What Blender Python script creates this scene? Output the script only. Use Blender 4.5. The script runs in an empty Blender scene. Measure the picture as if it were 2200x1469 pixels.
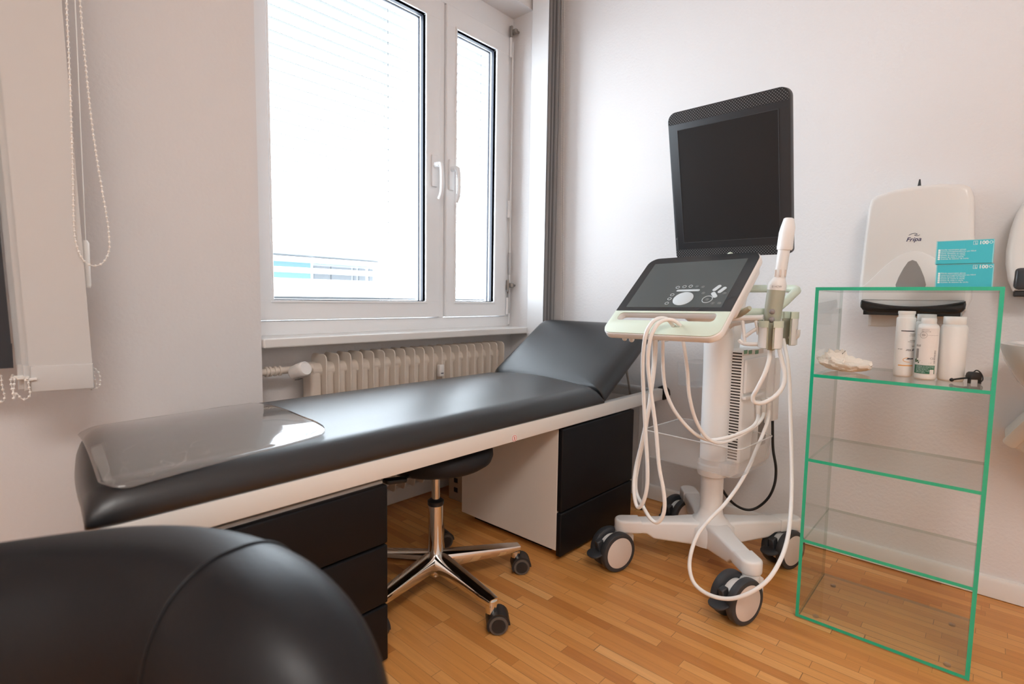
import bpy, bmesh, math, random
from mathutils import Vector, Matrix, noise
random.seed(7)
C = bpy.context.scene.collection
PI = math.pi

# ------------------------------------------------------------------ camera (the frame is 2200 x 1469)
CAM_H, F_PX = 0.94, 1133.287
YAW, PITCH, ROLL = 0.834622, 0.0819924, -0.0156875
_f = Vector((math.sin(YAW)*math.cos(PITCH), math.cos(YAW)*math.cos(PITCH), -math.sin(PITCH)))
_r0 = Vector((math.cos(YAW), -math.sin(YAW), 0)); _d0 = _f.cross(_r0)
CR = _r0*math.cos(ROLL)+_d0*math.sin(ROLL); CD = -_r0*math.sin(ROLL)+_d0*math.cos(ROLL); CF = _f
CAM = Vector((0, 0, CAM_H))
def ray(x, y): return CR*((x-1100)/F_PX)+CD*((y-734.5)/F_PX)+CF
def on(ax, val, x, y):
    d = ray(x, y); return CAM+d*((val-CAM[ax])/d[ax])
cam = bpy.data.objects.new('camera', bpy.data.cameras.new('camera')); C.objects.link(cam)
cam.data.sensor_width = 36; cam.data.lens = F_PX/2200*36; cam.data.clip_start = .02; cam.data.clip_end = 200
m = Matrix.Identity(4)
for i, v in enumerate((CR, -CD, -CF)):
    for j in range(3): m[j][i] = v[j]
m.translation = CAM; cam.matrix_world = m
cam.data.dof.use_dof = True; cam.data.dof.focus_distance = 1.75; cam.data.dof.aperture_fstop = 2.8
bpy.context.scene.camera = cam

# ------------------------------------------------------------------ materials
def mat(name, col, rough=.5, metal=0, spec=.5, bump=None, coat=0, sss=0):
    mt = bpy.data.materials.new(name); mt.use_nodes = True
    nt = mt.node_tree; b = nt.nodes['Principled BSDF']
    b.inputs['Base Color'].default_value = (*col, 1); b.inputs['Roughness'].default_value = rough
    b.inputs['Metallic'].default_value = metal; b.inputs['Specular IOR Level'].default_value = spec
    b.inputs['Coat Weight'].default_value = coat; b.inputs['Coat Roughness'].default_value = .40
    if sss:
        b.inputs['Subsurface Weight'].default_value = sss; b.inputs['Subsurface Radius'].default_value = (.01, .01, .008)
    if bump:
        scale, strength, dist = bump
        tc = nt.nodes.new('ShaderNodeTexCoord'); nz = nt.nodes.new('ShaderNodeTexNoise'); bp = nt.nodes.new('ShaderNodeBump')
        nz.inputs['Scale'].default_value = scale; nz.inputs['Detail'].default_value = 3
        bp.inputs['Strength'].default_value = strength; bp.inputs['Distance'].default_value = dist
        nt.links.new(tc.outputs['Object'], nz.inputs['Vector']); nt.links.new(nz.outputs['Fac'], bp.inputs['Height'])
        nt.links.new(bp.outputs['Normal'], b.inputs['Normal'])
    return mt
def clear(name, tint, gloss_rough=.02, haze=0., haze_col=(.9, .9, .9), ior=1.45, refl=1.):
    mt = bpy.data.materials.new(name); mt.use_nodes = True; nt = mt.node_tree; N = nt.nodes; L = nt.links
    N.remove(N['Principled BSDF']); out = N['Material Output']
    tr = N.new('ShaderNodeBsdfTransparent'); tr.inputs['Color'].default_value = (*tint, 1)
    gl = N.new('ShaderNodeBsdfGlossy'); gl.inputs['Roughness'].default_value = gloss_rough
    fr = N.new('ShaderNodeFresnel'); fr.inputs['IOR'].default_value = ior
    mx = N.new('ShaderNodeMixShader'); sc = N.new('ShaderNodeMath'); sc.operation = 'MULTIPLY'; sc.inputs[1].default_value = refl
    ge = N.new('ShaderNodeNewGeometry'); fc = N.new('ShaderNodeMath'); fc.operation = 'SUBTRACT'; fc.inputs[0].default_value = 1; L.new(ge.outputs['Backfacing'], fc.inputs[1])
    ff = N.new('ShaderNodeMath'); ff.operation = 'MULTIPLY'; L.new(fr.outputs[0], ff.inputs[0]); L.new(fc.outputs[0], ff.inputs[1])
    L.new(ff.outputs[0], sc.inputs[0]); L.new(sc.outputs[0], mx.inputs[0])
    last = tr
    if haze:
        df = N.new('ShaderNodeBsdfDiffuse'); df.inputs['Color'].default_value = (*haze_col, 1)
        m2 = N.new('ShaderNodeMixShader'); m2.inputs[0].default_value = haze
        L.new(tr.outputs[0], m2.inputs[1]); L.new(df.outputs[0], m2.inputs[2]); last = m2
    L.new(last.outputs[0], mx.inputs[1]); L.new(gl.outputs[0], mx.inputs[2]); L.new(mx.outputs[0], out.inputs['Surface'])
    return mt
def glow(name, col, s):
    mt = bpy.data.materials.new(name); mt.use_nodes = True; nt = mt.node_tree
    b = nt.nodes['Principled BSDF']; b.inputs['Emission Color'].default_value = (*col, 1); b.inputs['Emission Strength'].default_value = s
    return mt

M_WALL = mat('wall_paint', (.765, .755, .755), .75, spec=.25, bump=(95, .30, .004))
M_CEIL = mat('ceiling_paint', (.80, .79, .78), .8, spec=.2)
M_PVC = mat('window_plastic', (.82, .83, .84), .28)
M_SILL = mat('sill_paint', (.80, .79, .77), .3)
M_BASE = mat('baseboard_paint', (.78, .75, .71), .45)
M_GASKET = mat('gasket', (.02, .025, .045), .5)
M_STEEL = mat('hinge_steel', (.30, .28, .26), .4, metal=.8)
M_LEATHER = mat('black_leather', (.006, .0065, .008), .42, spec=.42, bump=(260, .12, .002), coat=.75)
M_LEATHER2 = mat('black_chair_leather', (.005, .005, .0065), .46, spec=.38, bump=(180, .1, .002))
M_FRAME = mat('white_frame_lacquer', (.76, .74, .70), .38)
M_FRAMEGREY = mat('grey_frame_lacquer', (.55, .56, .57), .4)
M_BLACKFRONT = mat('black_front', (.006, .006, .0075), .45, spec=.22)
M_WHITEPANEL = mat('white_melamine', (.74, .68, .61), .5)
M_CHROME = mat('chrome', (.80, .79, .77), .09, metal=1)
M_BRUSHED = mat('brushed_steel', (.62, .60, .57), .25, metal=1)
M_BLACKPL = mat('black_plastic', (.012, .012, .013), .4)
M_BLACKMATT = mat('black_seat_vinyl', (.010, .010, .012), .6, spec=.3)
M_DARKRUB = mat('dark_grey_rubber', (.035, .037, .042), .5)
M_GREYWHEEL = mat('smoky_wheel', (.10, .085, .075), .25)
M_CART = mat('cart_plastic', (.82, .81, .795), .33)
M_CARTDISC = mat('cart_wheel_disc', (.68, .60, .54), .4)
M_MINT = mat('mint_plastic', (.64, .71, .59), .38)
M_MINTDARK = mat('mint_grip', (.42, .435, .345), .45)
M_MINTDEEP = mat('mint_inner', (.13, .27, .15), .5)
M_CABLE = mat('white_cable', (.84, .825, .80), .42)
M_BLACKCABLE = mat('black_cable', (.012, .012, .012), .45)
M_BEZEL = mat('monitor_bezel', (.020, .021, .024), .45, spec=.45)
M_SCREEN = mat('matt_screen', (.013, .013, .014), .36, spec=.4)
M_TOUCH = mat('touch_glass', (.026, .028, .030), .16, spec=.6)
M_TOUCHLCD = mat('touch_display', (.075, .088, .088), .24, spec=.7)
M_KEY = mat('raised_clear_key', (.56, .61, .63), .3)
M_KEYDIM = mat('dim_clear_key', (.21, .225, .225), .25)
M_BTN = mat('grey_button', (.30, .27, .27), .45)
M_SLOT = mat('vent_dark', (.035, .028, .024), .7)
M_GREYDARK = mat('dark_connector_grey', (.20, .18, .165), .6)
M_TRAY = clear('frosted_tray', (.94, .94, .94), .12, .13, (.82, .80, .78), 1.3)
M_POCKET = clear('clear_pocket', (.95, .95, .95), .05, .06, (.85, .85, .85), 1.3)
M_GLASS = clear('clear_glass', (.955, .972, .962), .01, ior=1.5)
M_GLASSEDGE = mat('green_glass_edge', (.015, .46, .27), .12, spec=.7)
M_GLASSEDGE2 = clear('thin_glass_edge', (.74, .80, .76), .05, .06, (.5, .6, .55))
M_TRAYRIM = clear('tray_rim', (.9, .9, .9), .1, .45, (.9, .89, .88))
M_PANE = clear('window_pane', (.97, .98, .98), .0, ior=1.3, refl=.6)
M_SHEET = clear('plastic_sheet', (.84, .83, .82), .06, .12, (.75, .70, .66), 1.55, 1.6)
M_RAD = mat('radiator_enamel', (.72, .64, .56), .35)
M_VALVE = mat('thermostat_white', (.80, .77, .74), .4)
M_BLIND = mat('blind_fabric', (.60, .595, .585), .6, spec=.2, sss=.0)
M_BLINDGLOSS = mat('blind_white_vinyl', (.80, .81, .82), .3)
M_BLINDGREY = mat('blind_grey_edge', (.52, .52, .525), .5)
M_BLINDSHADE = mat('blind_gap_shade', (.27, .27, .275), .5)  # shade between the stacked slats, put into the colour of every other slat
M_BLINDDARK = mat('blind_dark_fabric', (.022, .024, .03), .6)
M_BEAD = mat('bead_plastic', (.86, .84, .80), .35)
M_DISP = mat('dispenser_white', (.82, .805, .78), .3)
M_SMOKE = mat('smoky_window', (.30, .285, .27), .3)
M_TRAYBLACK = mat('gloss_black', (.012, .012, .012), .16)
M_TOWEL = mat('paper_towel', (.60, .54, .485), .9, spec=.1, bump=(500, .5, .002))
M_INK = mat('ink', (.03, .025, .04), .6)
M_INKNAVY = mat('navy_ink', (.02, .015, .09), .5)
M_INKGREY = mat('grey_ink', (.33, .30, .29), .6)
M_INKORANGE = mat('orange_ink', (.80, .36, .07), .6)
M_INKGREEN = mat('green_ink', (.025, .15, .075), .6)
M_LEAF = mat('leaf_print', (.03, .09, .03), .6)
M_WHITEINK = mat('white_ink', (.88, .93, .93), .6)
M_PALEINK = mat('pale_ink', (.55, .68, .66), .6)
M_TEAL = mat('teal_card', (.045, .50, .60), .5)
M_TEALLIGHT = mat('teal_card_edge', (.30, .66, .72), .5)
M_BOTTLE = mat('bottle_white', (.85, .845, .835), .35)
M_LABEL = mat('bottle_label', (.80, .765, .735), .45)
M_TISSUE = mat('tissue_cream', (.86, .79, .71), .9, spec=.1)
M_BASIN = mat('ceramic', (.80, .77, .745), .12)
M_BIN = mat('beige_plastic', (.62, .57, .49), .45)
M_SOAPDARK = mat('soap_smoke', (.05, .05, .055), .2)
M_CARD = mat('cardboard', (.42, .33, .25), .8)
M_RED = mat('red_print', (.62, .09, .06), .5)
M_FACADE = mat('facade_white', (.30, .305, .31), .8)
M_FACADETEAL = mat('facade_teal', (.045, .095, .115), .6)
M_FACADEGLASS = mat('facade_window', (.05, .053, .057), .4)
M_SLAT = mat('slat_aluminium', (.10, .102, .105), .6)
M_FILLLAMP = glow('fill_lamp_glow', (1, .965, .93), 9.5)  # glow of the added fill lamp

def floor_mat():
    mt = bpy.data.materials.new('strip_parquet'); mt.use_nodes = True; nt = mt.node_tree; N = nt.nodes; L = nt.links
    b = N['Principled BSDF']; W, LEN = .033, .27
    def math_(op, a, c=None, d=None):
        n = N.new('ShaderNodeMath'); n.operation = op
        for i, v in enumerate((a, c, d)):
            if v is None: continue
            if isinstance(v, (int, float)): n.inputs[i].default_value = v
            else: L.new(v, n.inputs[i])
        return n.outputs[0]
    tc = N.new('ShaderNodeTexCoord'); sp = N.new('ShaderNodeSeparateXYZ'); L.new(tc.outputs['Object'], sp.inputs[0])
    xs = math_('DIVIDE', sp.outputs[0], W); row = math_('FLOOR', xs); fx = math_('FRACT', xs)
    wn = N.new('ShaderNodeTexWhiteNoise'); wn.noise_dimensions = '1D'; L.new(row, wn.inputs['W'])
    ln = math_('ADD', math_('MULTIPLY', wn.outputs['Value'], .14), LEN-.07)
    ys = math_('DIVIDE', math_('ADD', sp.outputs[1], math_('MULTIPLY', wn.outputs['Value'], 37.3)), ln)
    col = math_('FLOOR', ys); fy = math_('FRACT', ys)
    cb = N.new('ShaderNodeCombineXYZ'); L.new(row, cb.inputs[0]); L.new(col, cb.inputs[1])
    w2 = N.new('ShaderNodeTexWhiteNoise'); w2.noise_dimensions = '2D'; L.new(cb.outputs[0], w2.inputs['Vector'])
    cr = N.new('ShaderNodeValToRGB'); L.new(w2.outputs['Value'], cr.inputs[0])
    el = cr.color_ramp.elements
    el[0].position = 0; el[0].color = (.50, .19, .045, 1); el[1].position = 1; el[1].color = (.78, .41, .15, 1)
    for p, c in ((.12, (.60, .25, .062, 1)), (.5, (.68, .305, .085, 1)), (.88, (.73, .35, .108, 1))):
        e = el.new(p); e.color = c
    # grain stretched along the strips
    mp = N.new('ShaderNodeMapping'); mp.inputs['Scale'].default_value = (90, 5, 1); L.new(tc.outputs['Object'], mp.inputs[0])
    off = N.new('ShaderNodeVectorMath'); off.operation = 'ADD'; L.new(mp.outputs[0], off.inputs[0]); L.new(w2.outputs['Color'], off.inputs[1])
    sc = N.new('ShaderNodeVectorMath'); sc.operation = 'SCALE'; sc.inputs['Scale'].default_value = 40; L.new(w2.outputs['Color'], sc.inputs[0]); L.new(sc.outputs[0], off.inputs[1])
    gn = N.new('ShaderNodeTexNoise'); gn.inputs['Scale'].default_value = 1; gn.inputs['Detail'].default_value = 4; gn.inputs['Distortion'].default_value = .6
    L.new(off.outputs[0], gn.inputs['Vector'])
    g = math_('ADD', math_('MULTIPLY', gn.outputs['Fac'], .36), .82)
    mg = N.new('ShaderNodeVectorMath'); mg.operation = 'SCALE'; L.new(cr.outputs[0], mg.inputs[0]); L.new(g, mg.inputs['Scale'])
    # seams, some open and dark, most tight
    ex = math_('MULTIPLY', math_('MINIMUM', fx, math_('SUBTRACT', 1, fx)), W)
    ey = math_('MULTIPLY', math_('MINIMUM', fy, math_('SUBTRACT', 1, fy)), ln)
    wr = N.new('ShaderNodeTexNoise'); wr.inputs['Scale'].default_value = 3.0; L.new(tc.outputs['Object'], wr.inputs['Vector'])
    thr = math_('ADD', math_('MULTIPLY', math_('POWER', math_('MULTIPLY', w2.outputs['Value'], wr.outputs['Fac']), 1.6), .0026), .00012)
    seam = math_('LESS_THAN', math_('MINIMUM', ex, math_('MULTIPLY', ey, .8)), thr)
    dk = math_('SUBTRACT', 1, math_('MULTIPLY', seam, .62))
    m2 = N.new('ShaderNodeVectorMath'); m2.operation = 'SCALE'; L.new(mg.outputs[0], m2.inputs[0]); L.new(dk, m2.inputs['Scale'])
    L.new(m2.outputs[0], b.inputs['Base Color'])
    b.inputs['Roughness'].default_value = .38; b.inputs['Specular IOR Level'].default_value = .45
    bp = N.new('ShaderNodeBump'); bp.inputs['Strength'].default_value = .15; bp.inputs['Distance'].default_value = .001
    L.new(dk, bp.inputs['Height']); L.new(bp.outputs['Normal'], b.inputs['Normal'])
    return mt
M_FLOOR = floor_mat()

def scratched(mt):                                     # fine scuffs that haze the sheet
    nt = mt.node_tree; N = nt.nodes; L = nt.links
    mx = [n for n in N if n.type == 'MIX_SHADER' and not n.inputs[0].is_linked][0]
    tc = N.new('ShaderNodeTexCoord'); nz = N.new('ShaderNodeTexNoise'); nz.inputs['Scale'].default_value = 6.5; nz.inputs['Detail'].default_value = 1; nz.inputs['Distortion'].default_value = 1.4
    L.new(tc.outputs['Object'], nz.inputs['Vector']); cr = N.new('ShaderNodeValToRGB'); L.new(nz.outputs['Fac'], cr.inputs[0]); e = cr.color_ramp.elements
    e[0].position = .0; e[0].color = (.11, .11, .11, 1); e[1].position = 1; e[1].color = (.11, .11, .11, 1)
    for p, v in ((.494, .11), (.5, .26), (.506, .11), (.612, .11), (.616, .22), (.620, .11)): q = e.new(p); q.color = (v, v, v, 1)
    L.new(cr.outputs[0], mx.inputs[0])
scratched(M_SHEET)

# ------------------------------------------------------------------ mesh helpers
ORG = {}
def finish(o, parent, smooth):
    if smooth:
        for p in o.data.polygons: p.use_smooth = True
        o.data.set_sharp_from_angle(angle=math.radians(smooth))
    C.objects.link(o); ORG[o] = Vector((0, 0, 0))
    if parent is not None:
        org = ORG[parent]; o.data.transform(Matrix.Translation(-org)) if parent.type == 'EMPTY' else None
        if parent.type != 'EMPTY': o.data.transform(Matrix.Translation(-org))
        o.parent = parent; ORG[o] = org
    return o
class MB:
    def __init__(s): s.bm = bmesh.new()
    def _add(s, vs, fs, mi=0):
        v = [s.bm.verts.new(p) for p in vs]; out = []
        for f in fs:
            try: fc = s.bm.faces.new([v[i] for i in f]); fc.material_index = mi; out.append(fc)
            except ValueError: pass
        return v, out
    def box(s, a, b, bev=0, seg=2, M=None, mi=0):
        x0, y0, z0 = a; x1, y1, z1 = b
        vs = [Vector(p) for p in ((x0,y0,z0),(x1,y0,z0),(x1,y1,z0),(x0,y1,z0),(x0,y0,z1),(x1,y0,z1),(x1,y1,z1),(x0,y1,z1))]
        t = bmesh.new(); v = [t.verts.new(p) for p in vs]
        for f in ((3,2,1,0),(4,5,6,7),(0,1,5,4),(1,2,6,5),(2,3,7,6),(3,0,4,7)): t.faces.new([v[i] for i in f])
        if bev: bmesh.ops.bevel(t, geom=list(t.edges), offset=bev, segments=seg, profile=.5, affect='EDGES', clamp_overlap=True)
        if M is not None: t.transform(M)
        s.merge(t, mi); return s
    def merge(s, t, mi=0):
        for f in t.faces: f.material_index = mi
        me = bpy.data.meshes.new('tmp'); t.to_mesh(me); t.free(); s.bm.from_mesh(me); bpy.data.meshes.remove(me); return s
    def mesh(s, me, M=None):
        t = bmesh.new(); t.from_mesh(me)
        if M is not None: t.transform(M)
        mi = [f.material_index for f in t.faces]; me2 = bpy.data.meshes.new('tmp'); t.to_mesh(me2); t.free(); s.bm.from_mesh(me2); bpy.data.meshes.remove(me2); return s
    def cyl(s, p0, p1, r0, r1=None, n=24, caps=True, mi=0):
        p0, p1 = Vector(p0), Vector(p1); r1 = r0 if r1 is None else r1
        return s.rings([(p0, r0), (p1, r1)], (p1-p0), n, caps, mi)
    def rings(s, pr, axis, n=24, caps=True, mi=0):
        ax = Vector(axis).normalized(); u = ax.orthogonal().normalized(); w = ax.cross(u); vs = []; fs = []
        for p, r in pr:
            for k in range(n):
                a = 2*PI*k/n; vs.append(Vector(p)+(u*math.cos(a)+w*math.sin(a))*r)
        for i in range(len(pr)-1):
            for k in range(n):
                a, b = i*n+k, i*n+(k+1) % n; fs.append((a, b, b+n, a+n))
        if caps: fs.append(tuple(range(n))[::-1]); fs.append(tuple((len(pr)-1)*n+k for k in range(n)))
        s._add(vs, fs, mi); return s
    def lathe(s, o, axis, prof, n=32, caps=True, mi=0):    # prof: (radius, height along the axis)
        ax = Vector(axis).normalized(); o = Vector(o)
        return s.rings([(o+ax*h, max(r, 1e-5)) for r, h in prof], ax, n, caps, mi)
    def tube(s, pts, r, n=10, sub=6, closed=False, mi=0, smooth=True, rr=None):
        P = spline(pts, sub, closed) if smooth else [Vector(p) for p in pts]
        k = len(P); T = []
        for i in range(k):
            a = P[(i-1) % k] if closed else P[max(i-1, 0)]; b = P[(i+1) % k] if closed else P[min(i+1, k-1)]
            T.append((b-a).normalized())
        u = T[0].orthogonal().normalized(); vs = []; fs = []
        for i in range(k):
            u = (u-T[i]*u.dot(T[i])).normalized(); w = T[i].cross(u); q = r if rr is None else rr(i/(k-1))
            for j in range(n):
                a = 2*PI*j/n; vs.append(P[i]+(u*math.cos(a)+w*math.sin(a))*q)
        for i in range(k if closed else k-1):
            for j in range(n):
                a, b = i*n+j, i*n+(j+1) % n; c, d = ((i+1) % k)*n+(j+1) % n, ((i+1) % k)*n+j; fs.append((a, b, c, d))
        if not closed: fs.append(tuple(range(n))[::-1]); fs.append(tuple((k-1)*n+j for j in range(n)))
        s._add(vs, fs, mi); return s
    def prism(s, poly, fr, d, bev=0, seg=2, mi=0):          # convex or simple polygon in the frame's u, v; d along its normal
        t = bmesh.new(); v = [t.verts.new(fr @ Vector((x, y, 0))) for x, y in poly]; f = t.faces.new(v)
        e = bmesh.ops.extrude_face_region(t, geom=[f]); n = fr.to_3x3() @ Vector((0, 0, 1))
        bmesh.ops.translate(t, verts=[x for x in e['geom'] if isinstance(x, bmesh.types.BMVert)], vec=n*d)
        bmesh.ops.recalc_face_normals(t, faces=t.faces)
        if bev:
            ed = [x for x in t.edges if len(x.link_faces) == 2 and abs(x.link_faces[0].normal.dot(n)-x.link_faces[1].normal.dot(n)) > .5]
            bmesh.ops.bevel(t, geom=ed, offset=bev, segments=seg, profile=.5, affect='EDGES', clamp_overlap=True)
        s.merge(t, mi); return s
    def ball(s, c, r, n=12, sc=(1, 1, 1), mi=0):
        t = bmesh.new(); bmesh.ops.create_uvsphere(t, u_segments=n, v_segments=max(6, n*2//3), radius=r)
        t.transform(Matrix.Translation(Vector(c)) @ Matrix.Diagonal((*sc, 1))); s.merge(t, mi); return s
    def grid(s, nu, nv, fn, closed_u=False, mi=0):
        vs = [fn(i/(nu-1) if not closed_u else i/nu, j/(nv-1)) for j in range(nv) for i in range(nu)]; fs = []
        for j in range(nv-1):
            for i in range(nu if closed_u else nu-1):
                a, b = j*nu+i, j*nu+(i+1) % nu; fs.append((a, b, b+nu, a+nu))
        s._add(vs, fs, mi); return s
    def build(s, name, m, parent=None, smooth=40, fix=True):
        if fix: bmesh.ops.recalc_face_normals(s.bm, faces=s.bm.faces)
        me = bpy.data.meshes.new(name); s.bm.to_mesh(me); s.bm.free()
        for k in (m if isinstance(m, (list, tuple)) else [m]): me.materials.append(k)
        return finish(bpy.data.objects.new(name, me), parent, smooth)
def spline(pts, sub=6, closed=False):
    P = [Vector(p) for p in pts]; n = len(P); out = []
    for i in range(n if closed else n-1):
        if closed: a, b, c, d = P[(i-1) % n], P[i], P[(i+1) % n], P[(i+2) % n]
        else: a, b, c, d = P[max(i-1, 0)], P[i], P[i+1], P[min(i+2, n-1)]
        for k in range(sub):
            t = k/sub; out.append(.5*((2*b)+(c-a)*t+(2*a-5*b+4*c-d)*t*t+(3*b-a-3*c+d)*t**3))
    if not closed: out.append(P[-1])
    return out
def frame(o, u, v):
    u = Vector(u).normalized(); v = Vector(v); v = (v-u*v.dot(u)).normalized(); n = u.cross(v); m = Matrix.Identity(4)
    for j in range(3): m[j][0], m[j][1], m[j][2] = u[j], v[j], n[j]
    m.translation = Vector(o); return m
def rrect(w, h, r, n=6, cx=0, cy=0):
    out = []; rs = r if isinstance(r, (list, tuple)) else [r]*4      # corners: ++, -+, --, +-
    for k, (sx, sy) in enumerate(((1, 1), (-1, 1), (-1, -1), (1, -1))):
        q = rs[k]
        for i in range(n+1):
            a = PI/2*(k+i/n); out.append((cx+sx*(w/2-q)+q*math.cos(a), cy+sy*(h/2-q)+q*math.sin(a)))
    return out
def ellipse(cx, cy, a, b, n=28, rot=0):
    return [(cx+a*math.cos(t)*math.cos(rot)-b*math.sin(t)*math.sin(rot), cy+a*math.cos(t)*math.sin(rot)+b*math.sin(t)*math.cos(rot)) for t in (2*PI*k/n for k in range(n))]
def curve_mesh(cu):
    o = bpy.data.objects.new('tmp', cu); C.objects.link(o); dg = bpy.context.evaluated_depsgraph_get()
    me = bpy.data.meshes.new_from_object(o.evaluated_get(dg)); bpy.data.objects.remove(o); bpy.data.curves.remove(cu); return me
def plate(name, loops, fr, d, m, parent=None, bev=0, smooth=35):       # outline with holes, filled and given depth d along the frame's normal
    cu = bpy.data.curves.new('tmp', 'CURVE'); cu.dimensions = '2D'; cu.fill_mode = 'BOTH'; cu.extrude = max(d/2-bev, 0); cu.bevel_depth = bev; cu.bevel_resolution = 2; cu.offset = -bev
    for lp in loops:
        sp = cu.splines.new('POLY'); sp.points.add(len(lp)-1); sp.use_cyclic_u = True
        for p, q in zip(sp.points, lp): p.co = (q[0], q[1], 0, 1)
    me = curve_mesh(cu); me.transform(fr @ Matrix.Translation((0, 0, d/2))); me.name = name; me.materials.clear(); me.materials.append(m)
    bm = bmesh.new(); bm.from_mesh(me); bmesh.ops.remove_doubles(bm, verts=bm.verts, dist=1e-6); bmesh.ops.recalc_face_normals(bm, faces=bm.faces); bm.to_mesh(me); bm.free()
    return finish(bpy.data.objects.new(name, me), parent, smooth)
def text_mesh(body, size, fr, d=.0004, align='LEFT', sx=1, shear=0, bold=0):
    cu = bpy.data.curves.new('tmp', 'FONT'); cu.body = body; cu.size = size; cu.align_x = align; cu.extrude = d/2; cu.shear = shear; cu.offset = bold; cu.resolution_u = 3
    me = curve_mesh(cu); me.transform(Matrix.Diagonal((sx, 1, 1, 1))); me.transform(fr); return me
def lettering(name, rows, m, parent):      # rows of (text, size, frame, kwargs): one mesh of print
    b = MB()
    for body, size, fr, kw in rows:
        me = text_mesh(body, size, fr, **kw); b.mesh(me); bpy.data.meshes.remove(me)
    return b.build(name, m, parent, smooth=0, fix=False)
def thing(name, label, cat, loc, group=None):
    o = bpy.data.objects.new(name, None); C.objects.link(o); o.location = loc; o.empty_display_size = .05; ORG[o] = Vector(loc)
    o['label'] = label; o['category'] = cat
    if group: o['group'] = group
    return o
def tag(o, label, cat, group=None):
    o['label'] = label; o['category'] = cat
    if group: o['group'] = group
    return o
def struct(name, bld, m, smooth=0):
    o = bld.build(name, m, None, smooth) if isinstance(bld, MB) else bld
    o['kind'] = 'structure'; return o
X, Y, Z = Vector((1, 0, 0)), Vector((0, 1, 0)), Vector((0, 0, 1))

# ================================================================== the room
YW, XR, YN, NX0, NX1 = 1.85, 2.272, 1.972, .760, 2.165       # outer wall face, right wall, niche back, niche left / right
CZ = 2.70
b = MB(); b.box((-1.9, -2.3, -.06), (2.42, 2.35, 0)); struct('floor', b, M_FLOOR)
b = MB(); b.box((-1.9, -2.3, CZ), (2.42, 2.35, CZ+.06)); struct('ceiling', b, M_CEIL)
b = MB()
b.box((-1.9, YW, 0), (NX0, 2.2, CZ)); b.box((NX1, YW, 0), (XR, 2.2, CZ)); b.box((NX0, YW, 2.42), (NX1, 2.2, CZ)); b.box((NX0, YN, 0), (NX1, 2.2, .754))
struct('wall_back', b, M_WALL)
b = MB(); b.box((XR, -2.3, 0), (XR+.12, 2.2, CZ)); struct('wall_right', b, M_WALL)
b = MB(); b.box((-1.9, -2.3, 0), (-1.8, 1.85, CZ)); struct('wall_left', b, M_WALL)
b = MB(); b.box((-1.8, -2.3, 0), (XR, -2.2, CZ)); struct('wall_front', b, M_WALL)
prof = [(0, 0), (.016, 0), (.016, .052), (.011, .062), (.004, .066), (0, .066)]
b = MB(); b.prism(prof, frame((XR, -2.2, .003), -X, Z), (YW+2.2)); struct('baseboard_right', b, M_BASE, 30)
b = MB(); b.prism(prof, frame((NX0, YN, .003), -Y, Z), -(NX1-NX0)); struct('baseboard_back', b, M_BASE, 30)

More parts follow.
